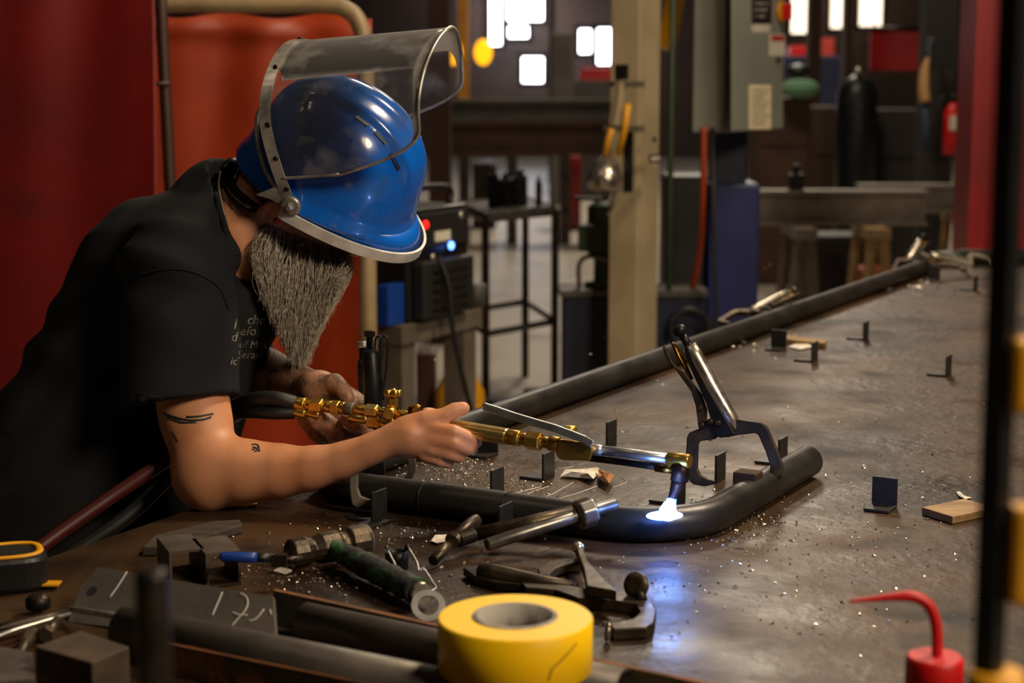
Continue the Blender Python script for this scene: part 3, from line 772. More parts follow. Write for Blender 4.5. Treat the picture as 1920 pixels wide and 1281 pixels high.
for i in range(NE):
    e = math.pi / 2 * i / NE
    for j in range(NA):
        q = shell_r(2 * math.pi * j / NA, e); vs.append(hatp(*q))
vs.append(hatp(*shell_r(0, math.pi / 2 - 1e-4)))
for i in range(NE - 1):
    for j in range(NA):
        fs.append((i * NA + j, i * NA + (j + 1) % NA, (i + 1) * NA + (j + 1) % NA, (i + 1) * NA + j))
for j in range(NA): fs.append(((NE - 1) * NA + j, (NE - 1) * NA + (j + 1) % NA, NE * NA))
m.add(vs, fs, True); sh = m.build('shell', 'hat_blue', hat)
sd = sh.modifiers.new('solid', 'SOLIDIFY'); sd.thickness = .003; sd.offset = -1
def rim_xy(a, grow=0.):
    c, s_ = math.cos(a), math.sin(a)
    if c > 0: rx = .156 + .020 * max(0, c) ** .7
    else: rx = .140
    return Vector(((rx + grow) * c, (.130 + grow) * s_, -.004 - .014 * max(0, c) ** 1.5))
# peak / brim
m = MB(); vs = []; fs = []; AN = 48
for j in range(AN + 1):
    a = -math.pi / 2 + math.pi * j / AN
    i0 = shell_r(a, .05); o0 = rim_xy(a)
    vs += [hatp(*i0), hatp(*((i0 + o0) / 2 + Vector((0, 0, .002)))), hatp(*o0)]
for j in range(AN):
    for q in (0, 1): fs.append((3 * j + q, 3 * j + q + 1, 3 * j + q + 4, 3 * j + q + 3))
m.add(vs, fs, True); o = m.build('peak', 'hat_blue', hat); sd = o.modifiers.new('solid', 'SOLIDIFY'); sd.thickness = .003
# white visor-carrier rim running from pivot to pivot round the peak
m = MB(); vs = []; fs = []
for j in range(61):
    a = -math.pi * .545 + math.pi * 1.09 * j / 60
    q = rim_xy(a, .002); d = Vector((math.cos(a), math.sin(a), 0))
    hgt = .017
    for k_ in ((0, -hgt / 2 - .004), (.004, -hgt / 2 - .004), (.004, hgt / 2 - .004), (0, hgt / 2 - .004)): vs.append(hatp(*(q + d * k_[0] + Vector((0, 0, k_[1])))))
for j in range(60):
    for k_ in range(4): fs.append((4 * j + k_, 4 * j + (k_ + 1) % 4, 4 * j + 4 + (k_ + 1) % 4, 4 * j + 4 + k_))
m.add(vs, fs, False); m.build('carrier_rim', 'rim_white', hat)
def shell_at(x, y):
    best = None
    for ai in range(-180, 181, 2):
        for ei in range(20, 90, 1):
            q = shell_r(math.radians(ai), math.radians(ei)); d = (q.x - x) ** 2 + (q.y - y) ** 2
            if best is None or d < best[0]: best = (d, q)
    return best[1]
for tq in (-1, 1):
    for x0, x1 in ((.012, .034), (.047, .069), (.082, .102)):
        q, q2 = hatp(*shell_at(x0, tq * .056)), hatp(*shell_at(x1, tq * .056)); x_ = q2 - q; c0 = (q + q2) / 2; nn = (c0 - HB).normalized(); nn = (nn - x_.normalized() * nn.dot(x_.normalized())).normalized()
        MB().box(c0 + nn * .0006, (.0065, x_.length, .0035), (x_.cross(nn).normalized(), x_.normalized(), nn)).build('vent_slot', 'slot_dark', hat)
# dark harness and ratchet strap behind
m = MB(); pts = [hatp(-.135 * math.cos(q), -.115 * math.sin(q), -.030 - .02 * math.cos(q)) for q in np.linspace(-1.1, 1.1, 15)]
m.tube(pts, .017, 8, flat=.3, hint=H_U); m.build('harness_strap', 'black_plastic', hat)
MB().ball(hatp(-.136, -.03, -.038), (.012, .026, .018), (H_F, H_L, H_U)).build('ratchet_knob', 'black_plastic', hat)
# visor: bent sheet carried by an aluminium band
Lax = H_L
gvec = CV(.96, 0, .15); gvec = (gvec - Lax * gvec.dot(Lax)).normalized()
dvec = gvec.cross(Lax).normalized()
if dvec.dot(UV) < 0: dvec = -dvec
PV = P(545, 386, 2.575)                      # near pivot
cen = PV + Lax * .125
def uprof(s_):
    """s in -1..1 round the bend: -1 near end, 0 apex, 1 far end -> (lateral, height along dvec)"""
    a = s_; ww = .125
    if abs(a) > .52:
        q = (abs(a) - .52) / .48; return math.copysign(ww - .002 * q, a), .120 - .108 * q
    q = a / .52 * math.pi / 2; return ww * math.sin(q), .120 + .088 * math.cos(q)
VL = .222; back = 0.
def vis(s_, u_):
    l_, h_ = uprof(s_); q = min(1, max(0, h_ / .208))
    return cen + Lax * l_ + dvec * h_ + gvec * (-.012 * math.sin(q * math.pi) - .004 * q * q + u_)
NS, NU = 80, 12; vs = []; fs = []; SM = .866
def end_u(s_):
    q = abs(s_) / SM
    base = VL + .02 * (1 - q)
    return base - .13 * max(0, (q - .68) / .32) ** 2.4
for j in range(NS + 1):
    s_ = -SM + 2 * SM * j / NS
    for i in range(NU + 1): vs.append(vis(s_, end_u(s_) * i / NU))
for j in range(NS):
    for i in range(NU): fs.append((j * (NU + 1) + i, j * (NU + 1) + i + 1, (j + 1) * (NU + 1) + i + 1, (j + 1) * (NU + 1) + i))
m = MB().add(vs, fs, True); o = m.build('visor', 'visor', hat); sd = o.modifiers.new('solid', 'SOLIDIFY'); sd.thickness = .0012
edge = [vis(-SM, end_u(SM) * i / 8) for i in range(9)] + [vis(-SM + 2 * SM * j / 60, end_u(-SM + 2 * SM * j / 60)) for j in range(61)] + [vis(SM, end_u(SM) * (8 - i) / 8) for i in range(9)]
MB().tube(edge, .0026, 6).build('visor_edge', 'alu', hat)
m = MB(); vs = []; fs = []
for j in range(61):
    s_ = -1 + 2 * j / 60; c0 = vis(s_, 0); nn = (c0 - (cen + gvec * back + dvec * .13)); nn = (nn - gvec * nn.dot(gvec)).normalized()
    wd = .017
    for a_, b_ in ((0, -1), (.0025, -1), (.0025, 1), (0, 1)): vs.append(c0 + nn * a_ + gvec * (b_ * wd / 2))
for j in range(60):
    for k_ in range(4): fs.append((4 * j + k_, 4 * j + (k_ + 1) % 4, 4 * j + 4 + (k_ + 1) % 4, 4 * j + 4 + k_))
m.add(vs, fs, False); m.build('visor_band', 'alu', hat)
for s_ in (-.93, -.72, -.5, -.2, .1, .4):
    c0 = vis(s_, .004); nn = (c0 - (cen + gvec * back + dvec * .13)); nn = (nn - gvec * nn.dot(gvec)).normalized()
    MB().lathe(c0 + nn * .002, nn, [(0, .004), (.002, .004), (.003, .002)], 10).build('band_stud', 'dark_steel', hat)
m = MB().lathe(PV + Lax * .006, -Lax, [(0, .014), (.004, .0155), (.008, .0155), (.010, .012)], 20); m.build('pivot_disc', 'alu', hat)
MB().lathe(PV - Lax * .004, -Lax, [(0, .007), (.004, .006), (.006, .003)], 6, False).build('pivot_screw', 'bright_steel', hat)
MB().prism([PV + Lax * .002 + a for a in (dvec * .02 + gvec * -.050, dvec * .012 + gvec * -.030, dvec * -.010 + gvec * .002, dvec * .006 + gvec * .012, dvec * .03 + gvec * -.018)], Lax * .003).build('pivot_bracket', 'alu', hat)
# coil spring round the back of the hat
base_sp = smooth_path([P(518, 352, 2.575), P(497, 318, 2.575), P(484, 270, 2.59), P(482, 225, 2.62), P(492, 196, 2.66)], 14)
hel = []
for i in range(len(base_sp) * 10):
    q = i / 10.; i0 = min(int(q), len(base_sp) - 2); p = base_sp[i0].lerp(base_sp[i0 + 1], q - i0)
    d = (base_sp[i0 + 1] - base_sp[i0]); x_, y_, _ = frame_from(d, H_L); a = i * 1.15
    hel.append(p + (x_ * math.cos(a) + y_ * math.sin(a)) * .0032)
MB().tube(hel, .0009, 4).build('spring', 'bright_steel', hat)

# ------------------------------------------------------------ cutting torch
def tt_(px): return 2.535 - (px - 550) / 740 * .285
def TP(px, py, dt=0): return P(px, py, tt_(px) + dt)
torch = thing('cutting_torch', 'brass cutting torch with silver lever held over the pipe bend', 'torch', TP(900, 820))
def spin(name, segs, mat, y0, x0, slope=.147, n=18, smooth=True, dt=0):
    m = MB()
    for (a, b, r) in segs:
        A = TP(a, y0 + (a - x0) * slope, dt); B = TP(b, y0 + (b - x0) * slope, dt); k = tt_((a + b) / 2) / F_PX
        d = B - A; L = d.length; c = min(.0012, L * .2)
        m.lathe(A, d, [(0, r * k - c), (c, r * k), (L - c, r * k), (L, r * k - c)], n, smooth)
    return m.build(name, mat, torch)
spin('hose_fitting', [(548, 574, 13), (574, 584, 10), (606, 612, 9), (611, 624, 11.5), (637, 648, 12)], 'brass', 757, 548, .09)
spin('hex_nut', [(584, 606, 14.5)], 'brass', 757, 548, .09, 6, False); spin('hex_nut', [(623, 638, 14)], 'brass', 757, 548, .09, 6, False)
spin('rubber_collar', [(647, 665, 12.5)], 'grey_steel', 757, 548, .09)
spin('hose_fitting', [(548, 575, 10), (575, 600, 8)], 'brass', 773, 548, .10, dt=-.002)
spin('hose_fitting', [(655, 690, 9)], 'brass', 773, 548, .10, dt=-.002)
spin('inlet_tube', [(664, 690, 9.5), (708, 722, 8.5)], 'brass', 757, 548, .09)
spin('hex_nut', [(687, 709, 13)], 'brass_bright', 757, 548, .09, 6, False)
spin('hex_nut', [(690, 714, 11.5)], 'brass', 778, 548, .10, 6, False, -.004)
spin('inlet_tube', [(714, 745, 10)], 'brass', 778, 548, .10, dt=-.004)
MB().ball(TP(731, 776, -.004), 14 * tt_(731) / F_PX).build('valve_body', 'brass', torch)
MB().lathe(TP(729, 776, -.012), -FV, [(0, .0085), (.006, .0085), (.0075, .007)], 18).build('valve_cap', 'brass', torch)
MB().ball(TP(735, 792, -.002), 11 * tt_(731) / F_PX).build('valve_body', 'brass', torch)
st0 = TP(735, 768)
MB().lathe(st0, UV + RV * .1, [(0, .0062), (.006, .0075), (.014, .0075), (.015, .0055), (.020, .0055)], 6, False).build('valve_stem', 'brass', torch)
m = MB(); kc = TP(737, 738)
for a in range(4): 
    q = a * math.pi / 2 + .4; dd = RV * math.cos(q) + FV * math.sin(q)
    m.lathe(kc + dd * .0075 - UV * .004, UV, [(0, .0048), (.001, .0054), (.008, .0054), (.009, .0045)], 10)
m.lathe(kc - UV * .005, UV, [(0, .006), (.009, .006), (.012, .003)], 12); m.build('valve_knob', 'brass', torch)
spin('torch_body', [(745, 770, 11), (768, 800, 10)], 'brass', 779, 745, .13)
MB().lathe(TP(777, 771, -.005), -FV + RV * .25, [(0, .009), (.001, .0105), (.009, .0105), (.0105, .009), (.0125, .006)], 12, False).build('valve_knob', 'brass_dark', torch)
# fluted handle
m = MB(); A = TP(775, 789); B = TP(952, 819); x_, y_, d_ = frame_from(B - A); L = (B - A).length; k = tt_(900) / F_PX; nn = 48; vs = []; fs = []
for h in (0, .002, L - .002, L):
    for j in range(nn):
        a = 2 * math.pi * j / nn; r = (15.5 - (1.3 if j % 6 == 0 else 0) - (1.5 if h in (0, L) else 0)) * k
        vs.append(A + d_ * h + (x_ * math.cos(a) + y_ * math.sin(a)) * r)
for i in range(3):
    for j in range(nn): fs.append((i * nn + j, i * nn + (j + 1) % nn, (i + 1) * nn + (j + 1) % nn, (i + 1) * nn + j))
fs += [tuple(reversed(range(nn))), tuple(range(3 * nn, 4 * nn))]
m.add(vs, fs, False); m.build('handle', 'brass_bright', torch)
spin('handle_collar', [(951, 976, 15), (975, 990, 12), (1014, 1031, 11), (1030, 1050, 14.5)], 'brass', 819, 951, .155)
spin('hex_nut', [(988, 1015, 17.5)], 'brass', 819, 951, .155, 6, False)
bl = [TP(x, y) for x, y in ((1046, 822), (1108, 832), (1112, 842), (1106, 864), (1050, 862), (1042, 852))]
MB().prism(bl, FV * .026).build('valve_block', 'brass', torch, bevel=.003)
MB().lathe(TP(1068, 818), UV, [(0, .008), (.006, .008), (.007, .0105), (.012, .0105), (.014, .007)], 14).build('lever_pivot', 'brass', torch)
m = MB(); lp = [TP(x, y, -.012) for x, y in ((903, 763), (907, 762), (930, 769), (965, 781), (1005, 793), (1040, 803), (1070, 814), (1095, 824), (1110, 833))]
vs = []; fs = []
for i, p in enumerate(lp):
    d = (lp[min(i + 1, len(lp) - 1)] - lp[max(i - 1, 0)]).normalized(); up_ = FV.cross(d).normalized(); up_ = up_ if up_.z > 0 else -up_
    wv = (.5 if i == 0 else 1) * .0075; hv = (.5 if i == 0 else 1) * .0052
    for a, b in ((-1, -1), (1, -1), (1, 1), (-1, 1)): vs.append(p + up_ * (b * hv) + FV * (a * wv))
for i in range(len(lp) - 1):
    for j in range(4): fs.append((4 * i + j, 4 * i + (j + 1) % 4, 4 * i + 4 + (j + 1) % 4, 4 * i + 4 + j))
fs += [(3, 2, 1, 0), tuple(len(vs) - 4 + j for j in range(4))]
m.add(vs, fs, False); m.build('lever', 'bright_steel', torch, bevel=.0015)
def rod(name, pts, r, mat, n=14):
    k = tt_(1180) / F_PX; return MB().tube([TP(*q) for q in pts], r * k, n).build(name, mat, torch)
rod('gas_tube', [(1106, 842), (1180, 851), (1256, 860)], 9.5, 'bright_steel'); rod('gas_tube', [(1100, 858, .004), (1180, 868, .004), (1256, 878, .004)], 7, 'dark_steel')
rod('tube_nut', [(1112, 843), (1130, 845)], 11.5, 'bright_steel', 6)
spin('head', [(1252, 1294, 13.5)], 'brass', 861, 1252, .1); rod('head_elbow', [(1272, 872), (1276, 884), (1274, 902)], 17, 'burnt_metal'); rod('head_stub', [(1230, 876, .004), (1262, 880, .004)], 9, 'brass_dark')
k = tt_(1265) / F_PX
MB().tube([TP(1274, 898), TP(1270, 912), TP(1264, 924), TP(1259, 938)], [15 * k, 13.5 * k, 9.5 * k, 7.5 * k], 16).build('nozzle', 'burnt_metal', torch)
# hoses
hs = MB().tube(smooth_path([TP(552, 758), P(515, 757, 2.545), P(470, 765, 2.56), P(430, 785, 2.60), P(380, 815, 2.57), P(320, 858, 2.50), P(200, 938, 2.46), P(60, 1038, 2.40), P(-90, 1160, 2.3), P(-160, 1400, 2.25)], 8), .0105, 12)
hs.build('fuel_hose', 'red_rubber', torch)
MB().tube(smooth_path([TP(552, 757), P(515, 748, 2.53), P(470, 752, 2.55), P(425, 775, 2.62), P(380, 830, 2.60), P(330, 880, 2.54), P(230, 975, 2.50), P(60, 1090, 2.45), P(-110, 1240, 2.35)], 8), .0115, 12).build('oxygen_hose', 'black_rubber', torch)
MB().tube(smooth_path([TP(552, 774), P(510, 775, 2.53), P(470, 773, 2.55), P(440, 776, 2.58)], 8), .0095, 12).build('hose_sleeve', 'black_rubber', torch)
# flame licking the pipe
fl0 = TP(1259, 938); hit = pl(.10, WID - .035) + ZV * (PR * .92)
hit = T(1249, 968, .945)
MB().tube([fl0, fl0.lerp(hit, .35), fl0.lerp(hit, .75), hit], [.0045, .0085, .011, .006], 14).build('flame', 'flame_core', torch)
m = MB(); m.ball(T(1246, 967, .9455), (.024, .013, .0055), ((E2 * .8 + E1 * .6).normalized(), (E1 * .8 - E2 * .6).normalized(), ZV), 18, 10); m.ball(T(1252, 964, .9475), (.013, .011, .009), n=16, m=10)
m.build('flame_spread', 'flame_core', torch)
m = MB().tube([fl0 + UV * .002, fl0 - UV * .006], [.0066, .0058], 14); m.build('flame_root', 'flame_blue', torch)
pt = bpy.data.lights.new('flame_light', 'POINT'); pt.energy = .5; pt.color = (.18, .38, 1); pt.shadow_soft_size = .015
po = bpy.data.objects.new('flame_light', pt); COL.objects.link(po); po.location = hit + ZV * .02 - FV * .03

# ------------------------------------------------------------ tools and scraps on the table
def prism_tag(name, outline, z, th, mat, label, cat, bevel=.001, group=None):
    return tag(flat_px(MB(), outline, z + th / 2, th).build(name, mat, bevel=bevel), label, cat, group)
# yellow tape roll standing on the stock in front
tp_c = T(966, 1156, 1.0); tp_b = Vector((tp_c.x, tp_c.y, .9495))
tape = thing('tape_roll', 'fat roll of bright yellow tape on the steel stock in front', 'tape roll', tp_b)
m = MB(); n = 64; prof = [(0, .040), (0, .071), (.0015, .0725), (.049, .0725), (.0505, .071), (.0505, .040)]; vs = []; fs = []
for h, r in prof:
    for j in range(n): vs.append(tp_b + Vector((r * math.cos(2 * math.pi * j / n), r * math.sin(2 * math.pi * j / n), h)))
for i in range(len(prof) - 1):
    for j in range(n): fs.append((i * n + j, i * n + (j + 1) % n, (i + 1) * n + (j + 1) % n, (i + 1) * n + j))
m.add(vs, fs, False); o = m.build('tape', 'tape_yellow', tape)
o.data.polygons.foreach_set('use_smooth', [3 * n > k_ >= 2 * n for k_ in range(len(o.data.polygons))])
m = MB().pipe([tp_b + ZV * .0005, tp_b + ZV * .052], .040, .036, 40); m.build('cardboard_core', 'tape_core', tape)
m = MB(); 
m.tube(smooth_path([tp_b + Vector((.0732 * math.cos(a), .0732 * math.sin(a), h)) for a, h in ((-1.15, .012), (-1.1, .022), (-1.0, .027), (-.85, .034), (-.7, .040))], 5), .0006, 4).build('tape_crease', 'rust_edge', tape)

# steel stock lying across the front of the table
def bar_ax(p0, p1):
    d = (p1 - p0); d.z = 0; L = d.length; d.normalize(); return d, ZV.cross(d), L
def angle_iron(label, p0, p1, hgt, wid, th, mat, toward=-1):
    d, n_, L = bar_ax(p0, p1); c = (p0 + p1) / 2; c.z = 0
    r = thing('angle_iron', label, 'angle iron', (c.x, c.y, .9), 'steel stock across the front of the table')
    MB().box(c + ZV * (.9005 + hgt / 2), (L, th, hgt), (d, n_, ZV)).build('upright_leg', mat, r, bevel=.001)
    MB().box(c + n_ * (toward * wid / 2) + ZV * (.9005 + th / 2), (L, wid, th), (d, n_, ZV)).build('flat_leg', mat, r, bevel=.001)
    MB().box(c + ZV * (.9008 + hgt), (L, th * 1.05, .0012), (d, n_, ZV)).build('rusty_edge', 'rust_edge', r)
angle_iron('long rust-edged angle iron running behind the yellow tape roll', T(515, 1108, .945), T(1420, 1305, .945), .045, .05, .006, 'stock_steel')
def round_tube(label, p0, p1, r, mat='stock_steel'):
    root = thing('steel_tube', label, 'tube', ((p0 + p1) / 2).to_tuple()[:2] + (.9,), 'steel stock across the front of the table')
    MB().pipe([p0, p0.lerp(p1, .5), p1], r, r - .003, 24).build('tube', mat, root)
round_tube('grey steel tube lying in the rust-edged angle iron', T(572, 1165, .928), T(1172, 1292, .928), .020)
round_tube('grey steel tube in front, its round end by the chalked plate', T(232, 1180, .927), T(930, 1322, .927), .0245)
angle_iron('rusty angle iron at the bottom edge in front of the round tube', T(300, 1208, .93), T(900, 1330, .93), .032, .04, .006, 'rust_steel', 1)
# chalked plate
pr_ = thing('flat_plate', 'grey steel plate with chalk marks, a hole and a clipped corner', 'plate', T(330, 1190))
pa = [T(185, 1066, .945), T(515, 1122, .945), T(520, 1195, .904), T(330, 1192, .904), T(128, 1170, .904), T(150, 1105, .93)]
nrm = (pa[1] - pa[0]).cross(pa[3] - pa[0]).normalized(); nrm = nrm if nrm.y < 0 else -nrm
cpl = pa[0]
def on_plate(px, py, lift=.0):
    o = Vector((0, 0, CAMZ)); d = P(px, py, 1) - o; k_ = (cpl - o).dot(nrm) / d.dot(nrm); return o + d * k_ + nrm * lift
MB().prism([on_plate(x, y) for x, y in ((185, 1066), (515, 1122), (520, 1195), (330, 1192), (128, 1170), (150, 1105))], nrm * .006).build('plate', 'stock_steel', pr_, bevel=.001)
MB().lathe(on_plate(175, 1112, .0032), nrm, [(0, .0065), (.0002, .0065)], 16).build('bolt_hole', 'black_label', pr_)
for st in ([(452, 1116), (463, 1122), (467, 1134), (462, 1148), (450, 1162), (437, 1177)], [(438, 1152), (452, 1157), (466, 1157)], [(468, 1168), (482, 1164), (497, 1146)], [(508, 1147), (511, 1156)], [(419, 1114), (410, 1135), (400, 1158)], [(240, 1076), (225, 1100), (208, 1124)]):
    MB().tube(smooth_path([on_plate(x, y, .0032) for x, y in st], 4), .0009, 5).build('chalk_mark', 'chalk', pr_)
o = MB().tube([T(130, 1142, .915), T(250, 1160, .94)], .0036, 10).build('steel_rod', 'bright_steel'); tag(o, 'thin bright steel rod leaning on the chalked plate', 'rod')
m = MB(); m.prism([T(x, y, .95) - ZV * .0245 for x, y in ((65, 1212), (152, 1182), (243, 1213), (172, 1243))], ZV * .049); o = m.build('steel_block', 'wood_burnt', bevel=.0015); tag(o, 'square stained block in the bottom left corner, below the chalked plate', 'block')
prism_tag('steel_plate', [(-60, 1228), (62, 1250), (66, 1300), (-60, 1310)], .9005, .03, 'stock_steel', 'pale grey plate cut off by the bottom left corner', 'plate')
# pliers in the corner
pr_ = thing('pliers', 'steel pliers lying open below the tape measure', 'pliers', T(60, 1160))
for nm, pts, rr in (('handle', [(-60, 1190), (20, 1172), (80, 1158), (128, 1146)], (.006, .007, .007, .005)), ('handle', [(-60, 1212), (30, 1180), (90, 1162), (132, 1151)], (.004, .004, .004, .0035))):
    MB().tube([T(x, y, .915) for x, y in pts], rr, 10, flat=.6).build(nm, 'bright_steel' if rr[0] < .005 else 'dark_steel', pr_)
MB().lathe(T(72, 1142, .906), ZV, [(0, .012), (.002, .014), (.012, .014), (.016, .010), (.018, .006)], 12).build('pivot_bolt', 'dark_steel', pr_)
for (a, b, lb) in (((30, 1238), (58, 1190), 'short worn bolt beside the stained block, nearer the corner'), ((85, 1192), (104, 1168), 'short worn bolt between the pliers and the chalked plate')):
    p0, p1 = T(*a, .911), T(*b, .911); d = p1 - p0; L = d.length
    r_ = thing('bolt', lb, 'bolt', T(*a)); MB().lathe(p0, d, [(0, .008), (.001, .0095), (.008, .0095), (.009, .0085)], 6, False).build('bolt_head', 'clamp_steel', r_)
    MB().lathe(p0 + d.normalized() * .009, d, [(0, .0062), (max(.012, L), .0062)], 14).build('shank', 'clamp_steel', r_)
# tape measure
c = T(18, 1098, .9005); r_ = thing('tape_measure', 'black and yellow tape measure at the left edge', 'tape measure', c)
def sup(rx, ry, n_=40, e=.55, rot=.35):
    out = []
    for j in range(n_):
        a = 2 * math.pi * j / n_; x = rx * math.copysign(abs(math.cos(a)) ** e, math.cos(a)); y = ry * math.copysign(abs(math.sin(a)) ** e, math.sin(a))
        out.append(Vector((x * math.cos(rot) - y * math.sin(rot), x * math.sin(rot) + y * math.cos(rot), 0)))
    return out
MB().prism([c + q + ZV * .021 for q in sup(.044, .040)], ZV * .042).build('case', 'black_plastic', r_, bevel=.006)
ring = sup(.036, .032, 40, .7); m = MB(); m.tube([c + q + ZV * .0425 for q in ring] + [c + ring[0] + ZV * .0425], .0045, 8, False, flat=.5); m.build('yellow_band', 'yellow_paint', r_)
MB().prism([c + q + ZV * .043 for q in sup(.026, .022, 32, .8)], ZV * .002).build('label_disc', 'black_label', r_)
MB().box(c + Vector((.052, -.012, .006)), (.022, .018, .002)).build('tape_tongue', 'yellow_paint', r_)
# square tube offcuts
for (x, y, lb) in ((352, 1096, 'square tube offcut behind the chalked plate, the left one'), (420, 1100, 'square tube offcut behind the chalked plate, the right one')):
    r_ = thing('square_tube', lb, 'tube offcut', T(x, y), 'square tube offcuts'); c = T(x, y, .9)
    ay = Vector((-.38, .92, 0)).normalized(); axx = Vector((ay.y, -ay.x, 0)); sd_ = .042; L = .075; th = .003; cc = c + ay * L / 2
    MB().box(cc + ZV * (th / 2 + .0004), (sd_, L, th), (axx, ay, ZV)).build('bottom_wall', 'rust_steel', r_); MB().box(cc + ZV * (sd_ - th / 2), (sd_, L, th), (axx, ay, ZV)).build('top_wall', 'stock_steel', r_)
    for q in (-1, 1): MB().box(cc + axx * (q * (sd_ - th) / 2) + ZV * sd_ / 2, (th, L, sd_ - 2 * th), (axx, ay, ZV)).build('side_wall', 'stock_steel', r_)
# hammer
r_ = thing('hammer', 'hammer with steel head and worn green and black wrapped grip', 'hammer', T(610, 1035))
h0 = T(540, 1040, .922); h1 = T(688, 1012, .924); d = h1 - h0; L = d.length
MB().lathe(h0, d, [(0, .013), (.004, .0185), (L * .20, .0190), (L * .30, .0145), (L * .40, .0195), (L * .60, .0195), (L * .66, .0155), (L * .72, .0160), (L * .76, .0212), (L * .95, .0215), (L, .0195)], 14, False).build('head', 'clamp_steel', r_, bevel=.0012)
MB().lathe(h0 + d * .93, d, [(0, .0200), (L * .075, .0192)], 20).build('striking_face', 'bright_steel', r_)
hm = h0.lerp(h1, .52); he = T(784, 1110, .919); pts = [hm.lerp(he, q) for q in np.linspace(0, 1, 22)]
MB().tube(pts, [.0115 + .004 * min(1, q / 9) + .0012 * math.sin(q * 2.2) for q in range(22)], 16).build('wrapped_grip', 'grip_green', r_)
MB().tube([he, he + (he - hm).normalized() * .010], .0128, 16).build('end_cap', 'chrome', r_)
# leaning steel ring
c = T(803, 1136, .916); x_, y_, _ = frame_from(Vector((.1, -.75, .65)))
m = MB(); nn_ = Vector((.1, -.75, .65)).normalized(); m.pipe([c - nn_ * .0015, c + nn_ * .0015], .019, .0118, 32); tag(m.build('steel_washer', 'bright_steel'), 'bright flat washer at the butt of the hammer', 'washer')
# flint striker
r_ = thing('flint_striker', 'wire flint striker with a small black cup beside the hammer grip', 'striker', T(760, 1070))
cc = T(744, 1066, .903); MB().pipe([cc, cc + ZV * .014, cc + ZV * .022], .0145, .0125, 24).build('cup', 'black_steel', r_); MB().lathe(cc, ZV, [(0, .0125), (.002, .0125)], 20).build('cup_floor', 'black_steel', r_)
MB().tube(smooth_path([T(728, 1034, .93), T(737, 1052, .925), T(748, 1072, .918), T(757, 1078, .91), T(770, 1092, .906), T(786, 1108, .906), T(800, 1111, .906), T(817, 1104, .906), T(812, 1094, .907), T(795, 1068, .913), T(785, 1070, .92), T(782, 1056, .925), T(766, 1028, .932)], 6), .0016, 8).build('spring_wire', 'bright_steel', r_)
MB().ball(T(764, 1027, .932), .004).build('flint_tip', 'black_steel', r_)
# blue needle tool
r_ = thing('blue_tool', 'slim blue-handled tool with a steel square end and thin wire', 'tool', T(470, 1060))
bz = .946
MB().lathe(T(412, 1044, bz), T(478, 1046, bz - .004) - T(412, 1044, bz), [(0, .003), (.003, .0058), (.036, .0064), (.0425, .0062)], 14).build('blue_handle', 'blue_grip', r_)
MB().tube([T(478, 1046, bz - .004), T(512, 1047, bz - .008)], .0055, 12).build('black_collar', 'black_plastic', r_)
MB().box(T(524, 1050, bz - .010), (.018, .013, .014)).build('square_end', 'dark_steel', r_); MB().tube([T(533, 1049, bz - .010), T(566, 1048, bz - .014)], .0035, 10).build('tip', 'clamp_steel', r_)
MB().tube(smooth_path([T(412, 1044, bz), T(400, 1052, bz - .004), T(391, 1068, bz - .012), T(388, 1094, bz - .03)], 6), .001, 6).build('wire', 'black_plastic', r_)
# T-handled tool with a bright sliding rod
r_ = thing('sliding_bar_wrench', 'steel socket wrench with a bright bar pushed through its head', 'wrench', T(1000, 1000))
r0, r1 = T(912, 1022, .924), T(1155, 944, .955); MB().lathe(r0, r1 - r0, [(0, .0065), (.002, .0082), ((r1 - r0).length - .002, .0082), ((r1 - r0).length, .0065)], 16).build('sliding_bar', 'tool_steel', r_)
hc = r0.lerp(r1, .755); dd = (r1 - r0).normalized(); m = MB(); x_, y_, _ = frame_from(dd)
m.lathe(hc - dd * .013, dd, [(0, .015), (.003, .0195), (.023, .0195), (.026, .016)], 8, False); m.build('head', 'tool_steel', r_, bevel=.002)
s0 = hc - x_ * 0 - RV * .008; s1 = T(886, 1003, .924)
MB().tube([s0, s0.lerp(s1, .5), s1], [.0125, .0095, .0088], 14).build('shank', 'clamp_steel', r_)
m = MB(); s2 = T(858, 1012, .924); m.tube([s1.lerp(s2, q / 14) for q in range(15)], [.0102 if q % 2 else .0092 for q in range(15)], 14, smooth=False); m.build('knurled_collar', 'dark_steel', r_)
MB().tube([T(848, 1016, .924), T(880, 985, .930), T(893, 976, .932)], .0085, 12).build('jaw_arm', 'clamp_steel', r_)
MB().tube([T(850, 1014, .922), T(812, 1052, .910)], .0068, 14).build('cross_pin', 'clamp_steel', r_); MB().ball(T(850, 1012, .922), .0105).build('joint', 'clamp_steel', r_)
# clamp lying on its side
r_ = thing('locking_clamp', 'rusty locking clamp lying flat on the table behind the yellow tape', 'clamp', T(1080, 1110), 'locking clamps')
def fp_(name, pts, z, th, mat='clamp_steel', bv=.0015): return flat_px(MB(), pts, z + th / 2, th).build(name, mat, r_, bevel=bv)
fp_('fixed_jaw', [(975, 1098), (1000, 1090), (1035, 1094), (1062, 1106), (1090, 1112), (1195, 1122), (1218, 1134), (1230, 1155), (1226, 1178), (1212, 1187), (1150, 1190), (1144, 1181), (1188, 1170), (1200, 1158), (1192, 1142), (1150, 1136), (1085, 1132), (1040, 1116), (985, 1112)], .9005, .013)
fp_('moving_jaw', [(1008, 1075), (1030, 1060), (1060, 1054), (1090, 1056), (1092, 1064), (1062, 1066), (1042, 1074), (1030, 1086), (1012, 1086)], .903, .011)
MB().tube([T(902, 1072, .914), T(930, 1076, .915), T(990, 1088, .913), T(1078, 1098, .912)], [.0105, .0115, .010, .005], 14).build('handle', 'clamp_steel', r_)
